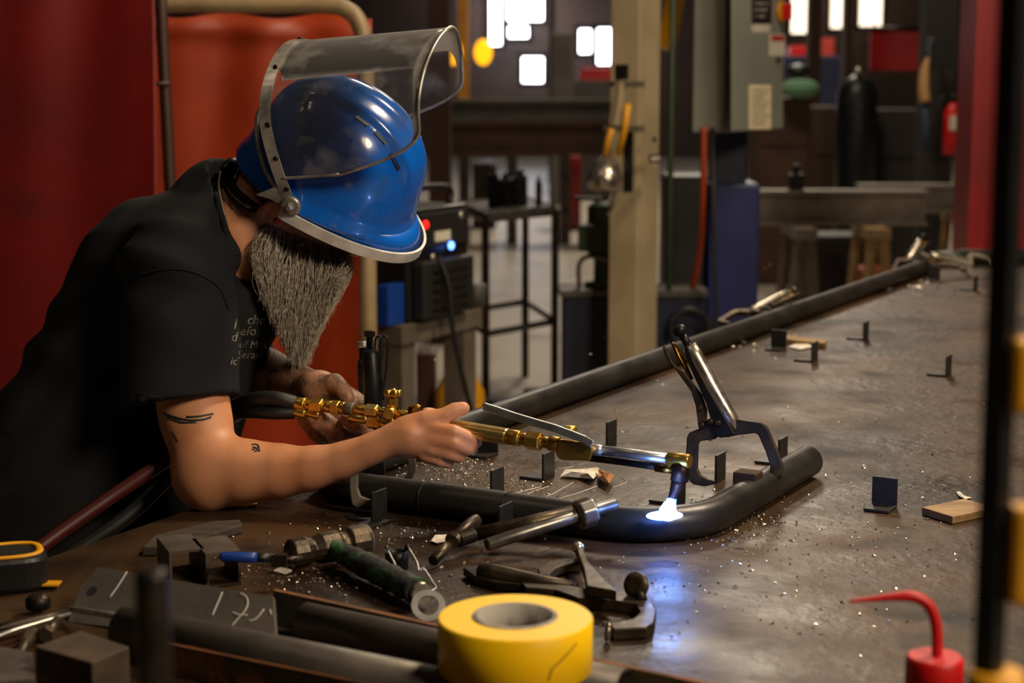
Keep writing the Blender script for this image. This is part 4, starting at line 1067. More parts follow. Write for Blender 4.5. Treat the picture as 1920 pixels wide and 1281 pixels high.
fp_('lever', [(868, 1072), (896, 1066), (975, 1086), (1000, 1094), (985, 1104), (930, 1100), (890, 1088)], .902, .010, 'dark_steel')
fp_('trigger', [(1078, 1030), (1092, 1030), (1102, 1060), (1124, 1085), (1156, 1118), (1100, 1108), (1094, 1075)], .918, .012)
MB().ball(T(1084, 1027, .929), .0075).build('ball_end', 'chrome', r_)
a = T(1196, 1098, .925); MB().lathe(a, Vector((-.5, -.8, .25)), [(0, .012), (.003, .0155), (.006, .0155), (.008, .008)], 20).build('swivel_pad', 'clamp_steel', r_)
MB().tube([a, T(1205, 1128, .911)], .006, 10).build('pad_screw', 'dark_steel', r_)
a = T(1146, 1186, .911); MB().lathe(a, Vector((-1, .1, .15)), [(0, .006), (.002, .0105), (.005, .0105), (.007, .005)], 18).build('swivel_pad', 'chrome', r_)
# scraps
def scrap(name, outline, mat, label, cat, zv=.006, z0=.9005, seed=1):
    rng = random.Random(seed); c = (sum(p[0] for p in outline) / len(outline), sum(p[1] for p in outline) / len(outline))
    m = MB(); pts = [T(x, y, z0 + rng.uniform(0, zv)) for x, y in outline]; q = T(*c, z0 + zv); mids = [p.lerp(q, .5) + ZV * rng.uniform(-.3, .5) * zv for p in pts]
    n_ = len(pts); vs = pts + mids + [q]; fs = []
    for i in range(n_):
        j = (i + 1) % n_; fs += [(i, j, n_ + j, n_ + i), (n_ + i, n_ + j, 2 * n_)]
    m.add(vs, fs); o = m.build(name, mat); sd = o.modifiers.new('solid', 'SOLIDIFY'); sd.thickness = .0005; sd.offset = 1; return tag(o, label, cat)
scrap('paper_scrap', [(1050, 894), (1060, 880), (1085, 881), (1104, 878), (1120, 876), (1126, 882), (1120, 892), (1112, 898), (1085, 896), (1065, 894)], 'paper', 'torn crumpled white paper below the torch', 'paper', .010, seed=3)
scrap('paper_scrap', [(1121, 880), (1135, 884), (1152, 892), (1142, 906), (1130, 903), (1122, 894)], 'paper_brown', 'brown scorched corner of paper right of the torn white paper', 'paper', .012, seed=5)
scrap('paper_scrap', [(808, 1014), (816, 1003), (845, 1002), (848, 1010), (838, 1016), (818, 1018)], 'paper', 'small white scrap left of the knurled wrench collar', 'paper', .004, seed=6)
scrap('paper_scrap', [(512, 1070), (530, 1060), (562, 1056), (545, 1072), (535, 1077)], 'paper', 'small white scrap under the blue tool', 'paper', .004, seed=8)
scrap('paper_scrap', [(425, 950), (450, 944), (486, 940), (480, 946), (462, 952)], 'tape_yellow', 'yellow scrap on the table beneath the elbow', 'paper', .003, seed=9)
scrap('paper_scrap', [(1793, 922), (1800, 922), (1808, 930), (1822, 933), (1810, 936), (1798, 930)], 'paper', 'tiny curled white scrap behind the small wooden board', 'paper', .004, seed=10)
scrap('paper_scrap', [(1478, 650), (1500, 641), (1530, 640), (1524, 650), (1500, 655)], 'paper', 'pale scrap beside the dark tab below the far clamp', 'paper', .006, seed=11)
prism_tag('cardboard_sheet', [(266, 1034), (290, 1012), (400, 985), (450, 982), (455, 992), (380, 1014), (300, 1034)], .9005, .012, 'cardboard', 'dark stained sheet on the table below the elbow', 'sheet', .002)
prism_tag('wooden_board', [(1728, 958), (1806, 942), (1870, 958), (1786, 976)], .9005, .0105, 'wood', 'small scorched wooden board near the dark upright bar', 'board', .001)
prism_tag('steel_strip', [(668, 983), (735, 968), (745, 973), (690, 992)], .9005, .004, 'tab_steel', 'flat strip lying in front of the hooked clamp jaw', 'strip', .0005)
prism_tag('wooden_strip', [(1470, 640), (1476, 634), (1550, 642), (1546, 649)], .9005, .012, 'wood', 'thin wooden strip behind the tabs below the far clamp', 'strip', .0005)
MBs = MB(); rng = random.Random(4)
def bits(cx, cy, sx, sy, n_, smin=.0006, smax=.0022):
    for _ in range(n_):
        p = T(rng.gauss(cx, sx), rng.gauss(cy, sy), .9008); a = rng.uniform(0, 6.3); s_ = rng.uniform(smin, smax); l_ = s_ * rng.uniform(1, 3)
        d = Vector((math.cos(a), math.sin(a), rng.uniform(-.3, .3))); e = Vector((-math.sin(a), math.cos(a), rng.uniform(-.4, .4)))
        MBs.add([p - d * l_ - e * s_, p + d * l_ - e * s_, p + d * l_ + e * s_, p - d * l_ + e * s_, p + ZV * s_ * 1.3], [(0, 1, 4), (1, 2, 4), (2, 3, 4), (3, 0, 4), (3, 2, 1, 0)])
bits(845, 868, 50, 18, 420, .0004, .0014); bits(960, 925, 60, 25, 300, .0004, .0012); bits(1380, 985, 60, 28, 330, .0004, .0012); bits(620, 1070, 120, 25, 260, .0004, .0013); bits(720, 1000, 90, 15, 120, .0004, .0013)
bits(1450, 800, 260, 130, 220, .0004, .0014); bits(1250, 1100, 200, 60, 160, .0004, .0012); bits(1600, 1000, 160, 120, 220, .0004, .0014); bits(1430, 640, 50, 10, 60, .001, .003); bits(1720, 540, 40, 8, 40, .001, .004)
o = MBs.build('metal_shavings', 'shaving', loc=T(1000, 900)); tag(o, 'fine bright metal shavings strewn over the tabletop', 'shavings', kind='stuff')
# scratches ground bright into the top
for i, st in enumerate([[(945, 930), (980, 922), (1015, 913)], [(965, 938), (1000, 922), (1030, 912)], [(1000, 942), (1040, 925), (1075, 905)], [(1040, 938), (1085, 925), (1120, 912)], [(1045, 880), (1075, 876)], [(1165, 895), (1175, 905), (1150, 915)]]):
    MB().tube([T(x, y, .9004) for x, y in st], .0012, 4, flat=.2, hint=Vector((1, 0, 0))).build('ground_scratch', 'chalk', tt)

# red-spouted bottle, upright rods in the near foreground
bt = 1.5; kk = bt / F_PX; cc = P(1752, 1250, bt); r_ = thing('spout_bottle', 'plastic bottle with red cap and long bent red spout', 'bottle', (cc.x, cc.y, .9005))
zc = P(1752, 1228, bt).z
MB().lathe((cc.x, cc.y, zc - .034), ZV, [(0, .0235), (.001, .0245), (.031, .0245), (.034, .022)], 28).build('red_cap', 'red_bright', r_)
MB().lathe((cc.x, cc.y, .9008), ZV, [(0, .030), (.003, .033), (zc - .9 - .055, .033), (zc - .9 - .040, .026), (zc - .9 - .035, .022)], 28).build('bottle_body', 'white_label', r_)
MB().tube(smooth_path([P(1757, 1230, bt), P(1757, 1190, bt), P(1752, 1158, bt), P(1738, 1132, bt), P(1712, 1119, bt), P(1680, 1119, bt), P(1640, 1123, bt), P(1592, 1128, bt)], 6), [(.0048 if i < 26 else .0048 - .0035 * (i - 26) / 16) for i in range(43)], 12).build('bent_spout', 'red_bright', r_)
c = P(283, 1070, 1.0); r_ = thing('upright_pin', 'dark round pin standing upright in the near left foreground', 'pin', (c.x, c.y, .9005))
MB().lathe((c.x, c.y, .9008), ZV, [(0, .0100), (c.z - .9 - .004, .0098), (c.z - .9 - .001, .0085), (c.z - .9, .005)], 20).build('shaft', 'dark_steel', r_)
c = P(1866, 1262, .95); top = P(1880, -160, .92); r_ = thing('bar_clamp', 'dark upright bar with yellow fittings in the near right foreground', 'bar clamp', (c.x, c.y, .9005))
b0 = Vector((c.x - .003, c.y, .9008)); b1 = Vector((top.x + .001, c.y + .01, 2.0))
MB().tube([b0, b0.lerp(b1, .5), b1], .0092, 4, smooth=False).build('bar', 'black_steel', r_, bevel=.001)
for (x, y, sx, sz) in ((1905, 690, .020, .040), (1908, 1030, .016, .055)):
    q = P(x, y, .95); MB().box((q.x, c.y, q.z), (sx, .018, sz)).build('yellow_slide', 'yellow_paint', r_, bevel=.004)
q = P(1868, 1275, .95); MB().lathe((q.x, c.y, .9008), ZV, [(0, .030), (.005, .032), (q.z - .9 - .004, .016), (q.z - .9 + .004, .0145)], 20).build('yellow_foot', 'yellow_paint', r_)

# ------------------------------------------------------------ background of the shop
def curtain(name, x0, x1, y0, t, mat, label, folds, amp, sag=0.):
    a = P(x0, y0, t); b = P(x1, y0, t); N1, N2 = 90, 30; vs = []; fs = []
    for i in range(N1 + 1):
        u = i / N1
        for j in range(N2 + 1):
            v = j / N2; zt = a.z - sag * math.sin(u * math.pi * 2.5) ** 2
            z = zt * (1 - v) + .02 * v
            off = amp * (math.sin(u * folds * 6.28 + .8 * math.sin(v * 3)) * (.4 + .6 * v) + .5 * math.sin(u * folds * 14 + v * 5) * (1 - v) ** 2)
            vs.append(Vector((a.x + (b.x - a.x) * u, a.y + off + .12 * math.sin(v * 2.2 + u * 2), z)))
    for i in range(N1):
        for j in range(N2): q = i * (N2 + 1) + j; fs.append((q, q + 1, q + N2 + 2, q + N2 + 1))
    o = MB().add(vs, fs, True).build(name, mat); sd = o.modifiers.new('solid', 'SOLIDIFY'); sd.thickness = .003
    return tag(o, label, 'curtain', 'welding curtains')
curtain('welding_curtain', -260, 268, -220, 4.25, 'red_curtain', 'deep red welding curtain at the far left', 1.3, .016)
curtain('welding_curtain', 235, 690, 22, 5.0, 'orange_curtain', 'orange welding curtain hanging behind the bent person', 1.4, .022, .016)
r_ = thing('curtain_frame', 'beige pipe frame bent over the orange curtain', 'frame', (P(690, 600, 4.9).x, P(690, 600, 4.9).y, 0))
a = P(690, 600, 4.85); MB().tube(smooth_path([P(200, 8, 4.85), P(420, 9, 4.85), P(600, 10, 4.85), P(648, 18, 4.85), P(674, 46, 4.85), P(684, 110, 4.85), P(688, 300, 4.85), P(690, 600, 4.85), Vector((a.x, a.y, .002))], 5), .024, 14).build('bent_pipe', 'pole_beige', r_)
r_ = thing('pole', 'dark brown upright pole between the two welding curtains', 'pole', (P(318, 330, 4.6).x, P(318, 330, 4.6).y, 0))
a = P(318, 330, 4.6); MB().tube([P(296, -120, 4.6), P(303, 30, 4.6), a, Vector((a.x + .05, a.y, .002))], .0165, 12).build('shaft', 'pole_dark', r_)
MB().tube([P(262, 154, 4.57), P(318, 158, 4.57)], .006, 8).build('cross_tie', 'pole_dark', r_)
# welding machine on a steel bench
bt_ = thing('steel_bench', 'grey steel bench with square legs carrying the black welding machine', 'bench', (P(800, 700, 5.5).x, P(800, 700, 5.5).y, 0))
cbox(755, 270, 150, 612, 650, 5.2).build('bench_top', 'grey_steel', bt_, bevel=.004)
C0 = P(755, 612, 5.2)
zl = P(755, 650, 5.2).z
for a_, b_ in ((.05, .05), (.42, .05), (.05, .36), (.42, .36)):
    q = Vector((C0.x, C0.y, 0)) + E1 * a_ - E2 * b_
    MB().box((q.x, q.y, zl / 2), (.075, .075, zl - .001), (E2, E1, ZV)).build('leg', 'grey_steel', bt_)
zb = C0.z + .0008
def bench(a, b): return Vector((C0.x, C0.y, zb)) + E1 * a - E2 * b
wm = thing('welding_machine', 'black welding machine with vented front on the grey steel bench', 'welder', bench(.25, .0))
wz = P(800, 385, 5.4).z - zb
MB().box(bench(.23, .12) + ZV * wz / 2, (.22, .36, wz), (E2, E1, ZV)).build('case', 'black_plastic', wm, bevel=.012)
fcz = lambda h: ZV * h
MB().box(bench(.22, -.012) + ZV * (wz * .28), (.045, .30, wz * .52), (E2, E1, ZV)).build('vent_hood', 'black_label', wm, bevel=.01)
for i in range(5): MB().box(bench(.22, -.036) + ZV * (wz * (.10 + .085 * i)), (.006, .20, .012), (E2, E1, ZV)).build('vent_slat', 'dark_steel', wm)
MB().box(bench(.24, .0) + ZV * (wz * .80), (.012, .28, wz * .30), (E2, E1, ZV)).build('control_panel', 'black_label', wm)
MB().box(bench(.22, -.008) + ZV * (wz * .74), (.004, .09, .03), (E2, E1, ZV)).build('name_label', 'white_label', wm)
for a, h, mt in ((.12, .86, 'led_red'), (.27, .64, 'led_blue'), (.33, .9, 'chrome'), (.16, .56, 'chrome')):
    MB().lathe(bench(a, -.006) + ZV * (wz * h), E2, [(0, .012), (.006, .012), (.009, .008)], 12).build('knob' if mt == 'chrome' else 'indicator_light', mt, wm)
MB().tube(smooth_path([bench(.08, .06) + ZV * wz, bench(.10, .06) + ZV * (wz + .05), bench(.36, .06) + ZV * (wz + .05), bench(.38, .06) + ZV * wz], 6), .011, 10).build('carry_handle', 'black_rubber', wm)
MB().tube(smooth_path([bench(.16, -.03) + ZV * (wz * .56), bench(.17, -.06) + ZV * .1, bench(.18, -.07) - ZV * .05, bench(.26, -.10) - ZV * .35, bench(.42, -.12) - ZV * .73], 8), .0085, 8).build('lead', 'black_rubber', wm)
o = cbox(728, 22, 30, 532, 611, 5.16).build('blue_box', 'blue_grip', bevel=.004); o.location.z = zb; tag(o, 'bright blue box on the bench beside the curtain pole', 'box')
o = MB().lathe(bench(.49, .03), ZV, [(0, .028), (.002, .03), (.07, .036), (.072, .033)], 18).build('grey_cup', 'grey_beam'); tag(o, 'small grey bin at the right end of the steel bench', 'bin')
r_ = thing('yellow_jug', 'yellow jug standing on the floor under the steel bench', 'jug', (P(862, 700, 6.05).x, P(862, 700, 6.05).y, 0)); q = r_.location
MB().lathe(q + ZV * .002, ZV, [(0, .07), (.01, .085), (.42, .085), (.5, .04), (.53, .03)], 18).build('body', 'yellow_paint', r_); MB().lathe(q + ZV * .532, ZV, [(0, .035), (.03, .035)], 14).build('cap', 'black_plastic', r_)
tag(wbox(780, 815, 662, None, 6.1, .15).build('tool_case', 'pole_dark', bevel=.01), 'brown case standing under the steel bench', 'case')
# open frame stand with fixtures
st_ = thing('frame_stand', 'thin dark angle-iron stand with open sides in mid background', 'stand', (P(960, 600, 7.8).x, P(960, 600, 7.8).y, 0))
zt = P(910, 402, 7.8).z; xs = [P(910, 400, 7.6), P(1041, 390, 8.0), P(855, 390, 8.3), P(985, 385, 8.7)]
xs = [Vector((q.x, q.y, 0)) for q in xs]
for q in xs: MB().box(q + ZV * (zt / 2), (.035, .035, zt - .002)).build('leg', 'dark_steel', st_)
for i, j in ((0, 1), (0, 2), (1, 3), (2, 3)):
    for h, th in ((zt, .045), (.38, .03)):
        MB().tube([xs[i] + ZV * h, xs[j] + ZV * h], th / 2, 4, smooth=False).build('rail', 'dark_steel', st_)
cs = sum(xs, Vector()) / 4; MB().prism([q + ZV * (zt + .012) for q in (xs[0], xs[1], xs[3], xs[2])], ZV * .01).build('shelf', 'dark_steel', st_)
for i, (px, w_, h_, tq, lb) in enumerate(((925, 20, 60, 8.0, 'left black post of the fixtures on the open stand'), (948, 26, 48, 8.1, 'wide black fixture block on the open stand'), (975, 28, 52, 8.15, 'tallest middle fixture block on the open stand'), (1010, 12, 44, 8.1, 'thin black fixture at the right end of the open stand'))):
    q = P(px, 380, tq); ww = w_ * tq / F_PX; hh = h_ * tq / F_PX * 1.25; r_ = thing('fixture_block', lb, 'fixture', (q.x, q.y, zt + .0175), 'black fixtures on the open stand')
    MB().box((q.x, q.y, zt + .0178 + hh * .42), (ww, .07, hh * .84)).build('block', 'black_steel', r_, bevel=.006); MB().lathe((q.x, q.y, zt + .0178 + hh * .84), ZV, [(0, ww * .3), (hh * .16, ww * .25)], 12).build('stud', 'black_steel', r_)
for px, py, ww, hh, lb in ((1005, 728, .20, .16, 'larger black casting on the floor behind the long pipe'), (930, 738, .13, .12, 'smaller black casting on the floor behind the long pipe')):
    q = P(px, py, 7.3); r_ = thing('casting', lb, 'casting', (q.x, q.y, 0)); MB().box((q.x, q.y, hh / 2 + .001), (ww, .2, hh), taper=.8).build('body', 'black_steel', r_, bevel=.01); MB().lathe((q.x, q.y, hh), ZV, [(0, .06), (.05, .05)], 14).build('boss', 'black_steel', r_)
# beige post with hanging hook gear
post = thing('steel_post', 'beige square steel post rising through the middle background', 'post', (P(1205, 600, 6).x, P(1205, 600, 6).y, 0))
cbox(1205, 57, 40, -420, None, 6.0).build('shaft', 'post_beige', post, bevel=.006)
PC = P(1205, 300, 6.0)
def on_face(px, py, nrm_, lift=.004, c=PC):
    o = Vector((0, 0, CAMZ)); d = P(px, py, 1) - o; k_ = (c - o).dot(nrm_) / d.dot(nrm_); return o + d * k_ + nrm_ * lift
for y in (158, 241): MB().box(on_face(1175, y, -E1, .02), (.13, .05, .02), (E2, E1, ZV)).build('bracket', 'grey_steel', post)
MB().lathe(on_face(1226, 262, E2, .0), E2, [(0, .012), (.003, .012)], 14).build('bolt_hole', 'black_label', post)
q = on_face(1226, 297, E2, .003); MB().box(q, (.004, .085, .028), (E2, E1, ZV)).build('dark_tag', 'black_label', post); MB().box(q + E2 * .003, (.003, .066, .013), (E2, E1, ZV)).build('tag_plate', 'white_label', post)
hk = thing('hanging_hoist', 'yellow hook gear and silver lamp hung on the beige post', 'hoist', on_face(1175, 330, -E1, .03))
def hpx(x, y, l=.045): return on_face(x, y, -E1, l)
MB().box(hpx(1176, 135), (.035, .035, .05), (E2, E1, ZV)).build('black_block', 'black_plastic', hk)
MB().tube([hpx(1174, 150), hpx(1163, 232)], .019, 4, smooth=False).build('arm', 'post_beige', hk); MB().tube([hpx(1183, 245, .02), hpx(1182, 360, .02)], .017, 4, smooth=False).build('black_strap', 'black_plastic', hk)
for pts in ([(1188, 195), (1182, 240), (1170, 290)], [(1158, 240), (1150, 265), (1146, 292)]): MB().tube([hpx(*q) for q in pts], .012, 8).build('yellow_link', 'yellow_paint', hk)
MB().lathe(hpx(1152, 293, .05), Vector((-.15, -.3, -1)), [(0, .02), (.03, .045), (.07, .06), (.11, .058), (.125, .03)], 16).build('lamp_shell', 'chrome', hk)
MB().box(hpx(1120, 371, .05), (.12, .03, .012), (E2, E1, ZV)).build('bar', 'dark_steel', hk); MB().tube(smooth_path([hpx(1166, 300, .05), hpx(1168, 345, .06), hpx(1158, 390, .05), hpx(1150, 400, .05)], 6), .007, 8).build('hook', 'chrome', hk)
o = MB().tube([P(1248, 92, 6.6), P(1284, -90, 6.6)], .036, 4, smooth=False).build('yellow_boom', 'yellow_paint'); tag(o, 'yellow slanting boom beside the top of the beige post', 'boom')
r_ = thing('pipe_column', 'thin dark green pipe behind the beige post', 'pipe', (P(1256, 400, 6.5).x, P(1256, 400, 6.5).y, 0)); q = r_.location
MB().tube([q + ZV * .002, q + ZV * 2.4], .011, 10).build('shaft', 'green_paint', r_)
# blue press with green motor
bp_ = thing('blue_cabinet', 'low navy blue machine cabinet behind the beige post', 'cabinet', (P(1195, 600, 5.9).x, P(1195, 600, 5.9).y, 0))
wbox(1055, 1326, 556, None, 6.52, .22).build('body', 'blue_dark', bp_, bevel=.01); wbox(1050, 1328, 546, 557, 6.50, .26).build('cap_plate', 'grey_beam', bp_)
m = MB(); q = P(1293, 615, 6.5); m.tube([q + Vector((.07 * math.cos(a), -.01, .07 * math.sin(a))) for a in np.linspace(0, 6.283, 33)], .012, 8, False); m.build('ring_guard', 'black_rubber', bp_)
zc_ = P(1195, 546, 6.50).z
gm = thing('green_motor', 'small dark green motor on the navy cabinet', 'motor', (P(1130, 540, 6.64).x, P(1130, 540, 6.64).y, zc_)); q = gm.location
MB().lathe(q + ZV * .001, ZV, [(0, .07), (.015, .07), (.02, .035), (.12, .035), (.125, .06), (.30, .06), (.31, .045), (.335, .02)], 20).build('motor_body', 'green_paint', gm)
MB().box(q + Vector((-.05, -.05, .19)), (.09, .07, .10)).build('terminal_box', 'green_paint', gm, bevel=.006); MB().tube(smooth_path([q + Vector((-.09, -.04, .002)), q + Vector((-.09, -.04, .09)), q + Vector((-.05, -.05, .12)), q + Vector((.02, -.06, .10))], 6), .009, 8).build('bail', 'grey_steel', gm)
cl = thing('press_column', 'navy blue machine column below the grey electrical box', 'machine', (P(1380, 560, 6.4).x, P(1380, 560, 6.4).y, 0))
wbox(1330, 1426, 345, None, 6.75, .3).build('lower_body', 'blue_paint', cl, bevel=.01); wbox(1340, 1402, 238, 348, 6.8, .2).build('upper_body', 'blue_dark', cl, bevel=.006); wbox(1248, 1328, 330, None, 6.8, .25).build('dark_side', 'black_plastic', cl, bevel=.01)
o = MB().tube(smooth_path([P(1320, 238, 6.36), P(1319, 330, 6.38), P(1317, 420, 6.44), P(1309, 490, 6.52), P(1298, 545, 6.58)], 6), .012, 10).build('orange_conduit', 'orange_paint'); tag(o, 'orange conduit hanging from the grey electrical box', 'conduit')
o = MB().tube([P(1336, 240, 6.34), P(1338, 420, 6.36), P(1342, 600, 6.36), Vector((P(1342, 600, 6.36).x, P(1342, 600, 6.36).y, .008))], .008, 8).build('black_cable', 'black_rubber'); tag(o, 'thin black cable beside the orange conduit', 'cable')
eb = thing('electrical_box', 'grey electrical disconnect box with labels and red switch', 'electrical box', P(1365, 252, 6.2))
cbox(1365, 60, 105, -260, 252, 6.2).build('cabinet', 'grey_enamel', eb, bevel=.006)
BC = P(1365, 200, 6.2)
def sticker(name, x0, x1, y0, y1, mat, lift=.003, par=None):
    a, b, c_, d_ = [on_face(x, y, E2, lift, BC) for x, y in ((x0, y0), (x1, y0), (x1, y1), (x0, y1))]
    return MB().prism([a, b, c_, d_], E2 * .0015).build(name, mat, par or eb)
a, b, c_, d_ = [on_face(x, y, E2, .006, BC) for x, y in ((1369, -240), (1464, -240), (1464, 240), (1369, 246))]
MB().prism([a, b, c_, d_], E2 * .008).build('door', 'grey_enamel', eb, bevel=.003)
sticker('black_plate', 1404, 1441, -10, 44, 'black_label', .0115); sticker('white_strip', 1404, 1438, 46, 61, 'white_label', .0115)
o = sticker('danger_sign', 1437, 1466, 64, 105, 'white_label', .0115); sticker('red_header', 1440, 1464, 66, 77, 'red_label', .013)
o = sticker('notice_sheet', 1399, 1440, 159, 242, 'cream_label', .0115)
for i in range(9): sticker('text_line', 1403, 1436 - (i % 3) * 4, 167 + i * 8, 169.4 + i * 8, 'tape_core', .0128)
for i in range(3): sticker('text_line', 1408, 1436 - i * 4, 4 + i * 12, 9 + i * 12, 'tape_core', .0128)
q = on_face(1457, 22, E2, .010, BC); MB().lathe(q, E2, [(0, .04), (.012, .04), (.014, .03)], 18).build('switch_plate', 'yellow_paint', eb); MB().box(q + E2 * .03, (.035, .022, .06), (E2, E1, ZV)).build('switch_handle', 'red_bright', eb, bevel=.004)
q = on_face(1452, 113, E2, .010, BC); MB().lathe(q, E2, [(0, .01), (.012, .009)], 10).build('latch', 'black_label', eb)
# beams on trestles, right background
def ibeam(label, x0, x1, ytop, t, hgt, mat):
    a = P(x0, ytop, t); b = P(x1, ytop, t); L = b.x - a.x; c = Vector(((a.x + b.x) / 2, a.y, a.z)); r = thing('steel_beam', label, 'beam', (c.x, c.y, a.z - hgt), 'beams on trestles')
    MB().box(c - ZV * .01, (L, .14, .02)).build('top_flange', mat, r); MB().box(c - ZV * (hgt - .01), (L, .14, .02)).build('bottom_flange', mat, r); MB().box(c - ZV * hgt / 2, (L, .02, hgt - .04)).build('web', mat, r); return a.z - hgt
z1 = ibeam('nearer steel beam on trestles right of the navy column', 1415, 1735, 356, 9.6, .19, 'grey_steel'); z2 = ibeam('farther steel beam behind, reaching the red post', 1608, 1860, 345, 10.6, .17, 'grey_steel')
for px, t_, zt_, lb in ((1498, 9.6, z1, 'steel trestle under the left end of the nearer beam'), (1632, 9.6, z1, 'wooden trestle under the middle of the nearer beam'), (1800, 10.6, z2, 'trestle under the farther beam near the red post')):
    q = P(px, 450, t_); r_ = thing('trestle', lb, 'trestle', (q.x, q.y, 0), 'trestles'); mt = 'grey_steel' if px < 1500 else 'wood'
    MB().box((q.x, q.y, zt_ - .031), (.12, .5, .058)).build('top_rail', mt, r_)
    for sx in (-1, 1):
        for sy in (-.2, .2): MB().tube([Vector((q.x + sx * .03, q.y + sy, zt_ - .06)), Vector((q.x + sx * .085, q.y + sy, .002))], .03, 4, smooth=False).build('leg', mt, r_)
tag(MB().box((P(1660, 480, 9.9).x, P(1660, 480, 9.9).y + .3, .20), (.22, .2, .398)).build('orange_crate', 'orange_paint', bevel=.01), 'orange crate on the floor behind the wooden trestle', 'crate')
tag(MB().box((P(1560, 480, 10.6).x, P(1560, 480, 10.6).y, .28), (.28, .3, .558)).build('black_bin', 'black_plastic', bevel=.02), 'black bin on the floor between the two trestles', 'bin')
q = P(1492, 330, 9.6); r_ = thing('beam_clamp', 'small dark clamp block on the nearer steel beam', 'clamp', (q.x, q.y, P(1492, 356, 9.6).z)); zz = r_.location.z
MB().box((q.x, q.y, zz + .045), (.08, .1, .088)).build('block', 'black_steel', r_, bevel=.008); MB().lathe((q.x, q.y, zz + .089), ZV, [(0, .02), (.05, .02)], 12).build('screw', 'black_steel', r_)
rp = thing('red_column', 'bright red machine column at the right edge', 'column', (P(1885, 400, 6.6).x, P(1885, 400, 6.6).y, 0)); wbox(1848, 1960, -260, None, 6.6, .3).build('body', 'red_paint', rp, bevel=.01); wbox(1842, 1856, -260, None, 6.55, .06).build('edge_channel', 'red_paint', rp)
r_ = thing('conduit_pole', 'slim grey pole left of the red column', 'pole', (P(1808, 400, 7.2).x, P(1808, 400, 7.2).y, 0)); q = r_.location; MB().tube([q + ZV * .002, q + Vector((.04, 0, 2.6))], .022, 12).build('shaft', 'grey_beam', r_)
cp_ = thing('dark_column', 'black steel column behind the fire extinguisher', 'column', (P(1772, 300, 10.9).x, P(1772, 300, 10.9).y, 0)); wbox(1745, 1804, -200, None, 11.4, .2).build('shaft', 'wall_dark', cp_)
tag(wbox(1746, 1803, 72, 124, 11.31, .1).build('black_sign', 'black_plastic', bevel=.01), 'black box on the column above the fire extinguisher', 'box')
fe = thing('fire_extinguisher', 'red fire extinguisher with white label on the dark column', 'fire extinguisher', P(1784, 290, 11.33)); q = P(1784, 290, 11.33); hgt = (290 - 190) * 10.9 / F_PX
MB().lathe(q, ZV, [(0, .05), (.01, .058), (hgt * .82, .058), (hgt * .95, .035), (hgt, .02)], 20).build('cylinder', 'red_bright', fe); MB().lathe(q + ZV * hgt, ZV, [(0, .02), (.03, .022), (.06, .018)], 10).build('valve', 'black_steel', fe)
MB().box(q + Vector((0, .08, hgt * .6)), (.05, .16, .03)).build('bracket', 'black_steel', fe)
MB().box(q + Vector((0, -.062, hgt * .62)), (.07, .006, hgt * .28)).build('label_panel', 'white_label', fe); MB().tube([q + Vector((-.02, 0, hgt + .06)), q + Vector((-.09, -.02, hgt + .03)), q + Vector((-.075, -.02, hgt * .3))], .01, 8).build('hose', 'black_rubber', fe)
rs = thing('red_screen', 'red welding screen hanging far back below the warm windows', 'screen', P(1690, 135, 14)); wbox(1632, 1746, 56, 132, 14, .02).build('panel', 'red_paint', rs)
for px in (1640, 1738): q = P(px, 54, 14); MB().tube([q, Vector((q.x, q.y, 8))], .008, 6).build('hanger', 'dark_steel', rs); MB().tube([P(1628, 54, 14), P(1750, 54, 14)], .02, 8).build('rail', 'dark_steel', rs)
jk = thing('hanging_jacket', 'tan jacket over blue cloth hanging beside the dark column', 'jacket', P(1737, 290, 11.36))
MB().tube([P(1740, 108, 11.36), P(1752, 108, 11.42), P(1760, 108, 11.52)], .008, 6).build('hook', 'dark_steel', jk)
MB().tube(smooth_path([P(1740, 108, 11.36), P(1734, 130, 11.36), P(1732, 165, 11.36), P(1735, 192, 11.36)], 4), [.01 + .035 * math.sin(min(1, i / 8) * 1.57) for i in range(13)], 12, flat=.6).build('jacket', 'tan_cloth', jk); MB().tube([P(1735, 188, 11.38), P(1737, 240, 11.38), P(1738, 290, 11.38)], [.03, .032, .028], 10, flat=.6).build('cloth', 'denim', jk)
tk = thing('tank', 'dark dome-topped tank behind the trestle beams', 'tank', (P(1605, 260, 13).x, P(1605, 260, 13).y, 0)); zk = P(1605, 140, 13).z; MB().lathe(tk.location + ZV * .002, ZV, [(0, .15), (zk - .14, .15), (zk - .05, .11), (zk, .03)], 20).build('shell', 'black_steel', tk); MB().lathe(tk.location + ZV * zk, ZV, [(0, .03), (.06, .025)], 10).build('valve', 'chrome', tk)
for x0, x1, y0, t_, mt, lb in ((1420, 1522, 182, 12.5, 'brown_steel', 'brown crate-like machine right of the electrical box'), (1522, 1580, 200, 13.5, 'wall_brown', 'darker brown cabinet beside the domed tank'), (1640, 1740, 205, 13.2, 'wall_dark', 'dark low machine below the red screen')):
    r_ = thing('machine_cabinet', lb, 'machine', (P((x0 + x1) / 2, 300, t_).x, P((x0 + x1) / 2, 300, t_).y, 0)); wbox(x0, x1, y0, None, t_, .5).build('body', mt, r_, bevel=.02); wbox(x0 + 6, x1 - 6, y0 + 8, y0 + 90, t_ - .01, .02).build('door', mt, r_)
o = MB().ball(P(1500, 166, 12.4), (.14, .12, .07)).build('green_bag', 'green_cloth'); tag(o, 'pale green cloth bundle on the brown machine', 'cloth'); o = MB().ball(P(1497, 133, 12.5), (.09, .09, .05)).build('black_bag', 'black_plastic'); tag(o, 'black bundle on top of the green cloth', 'bag')
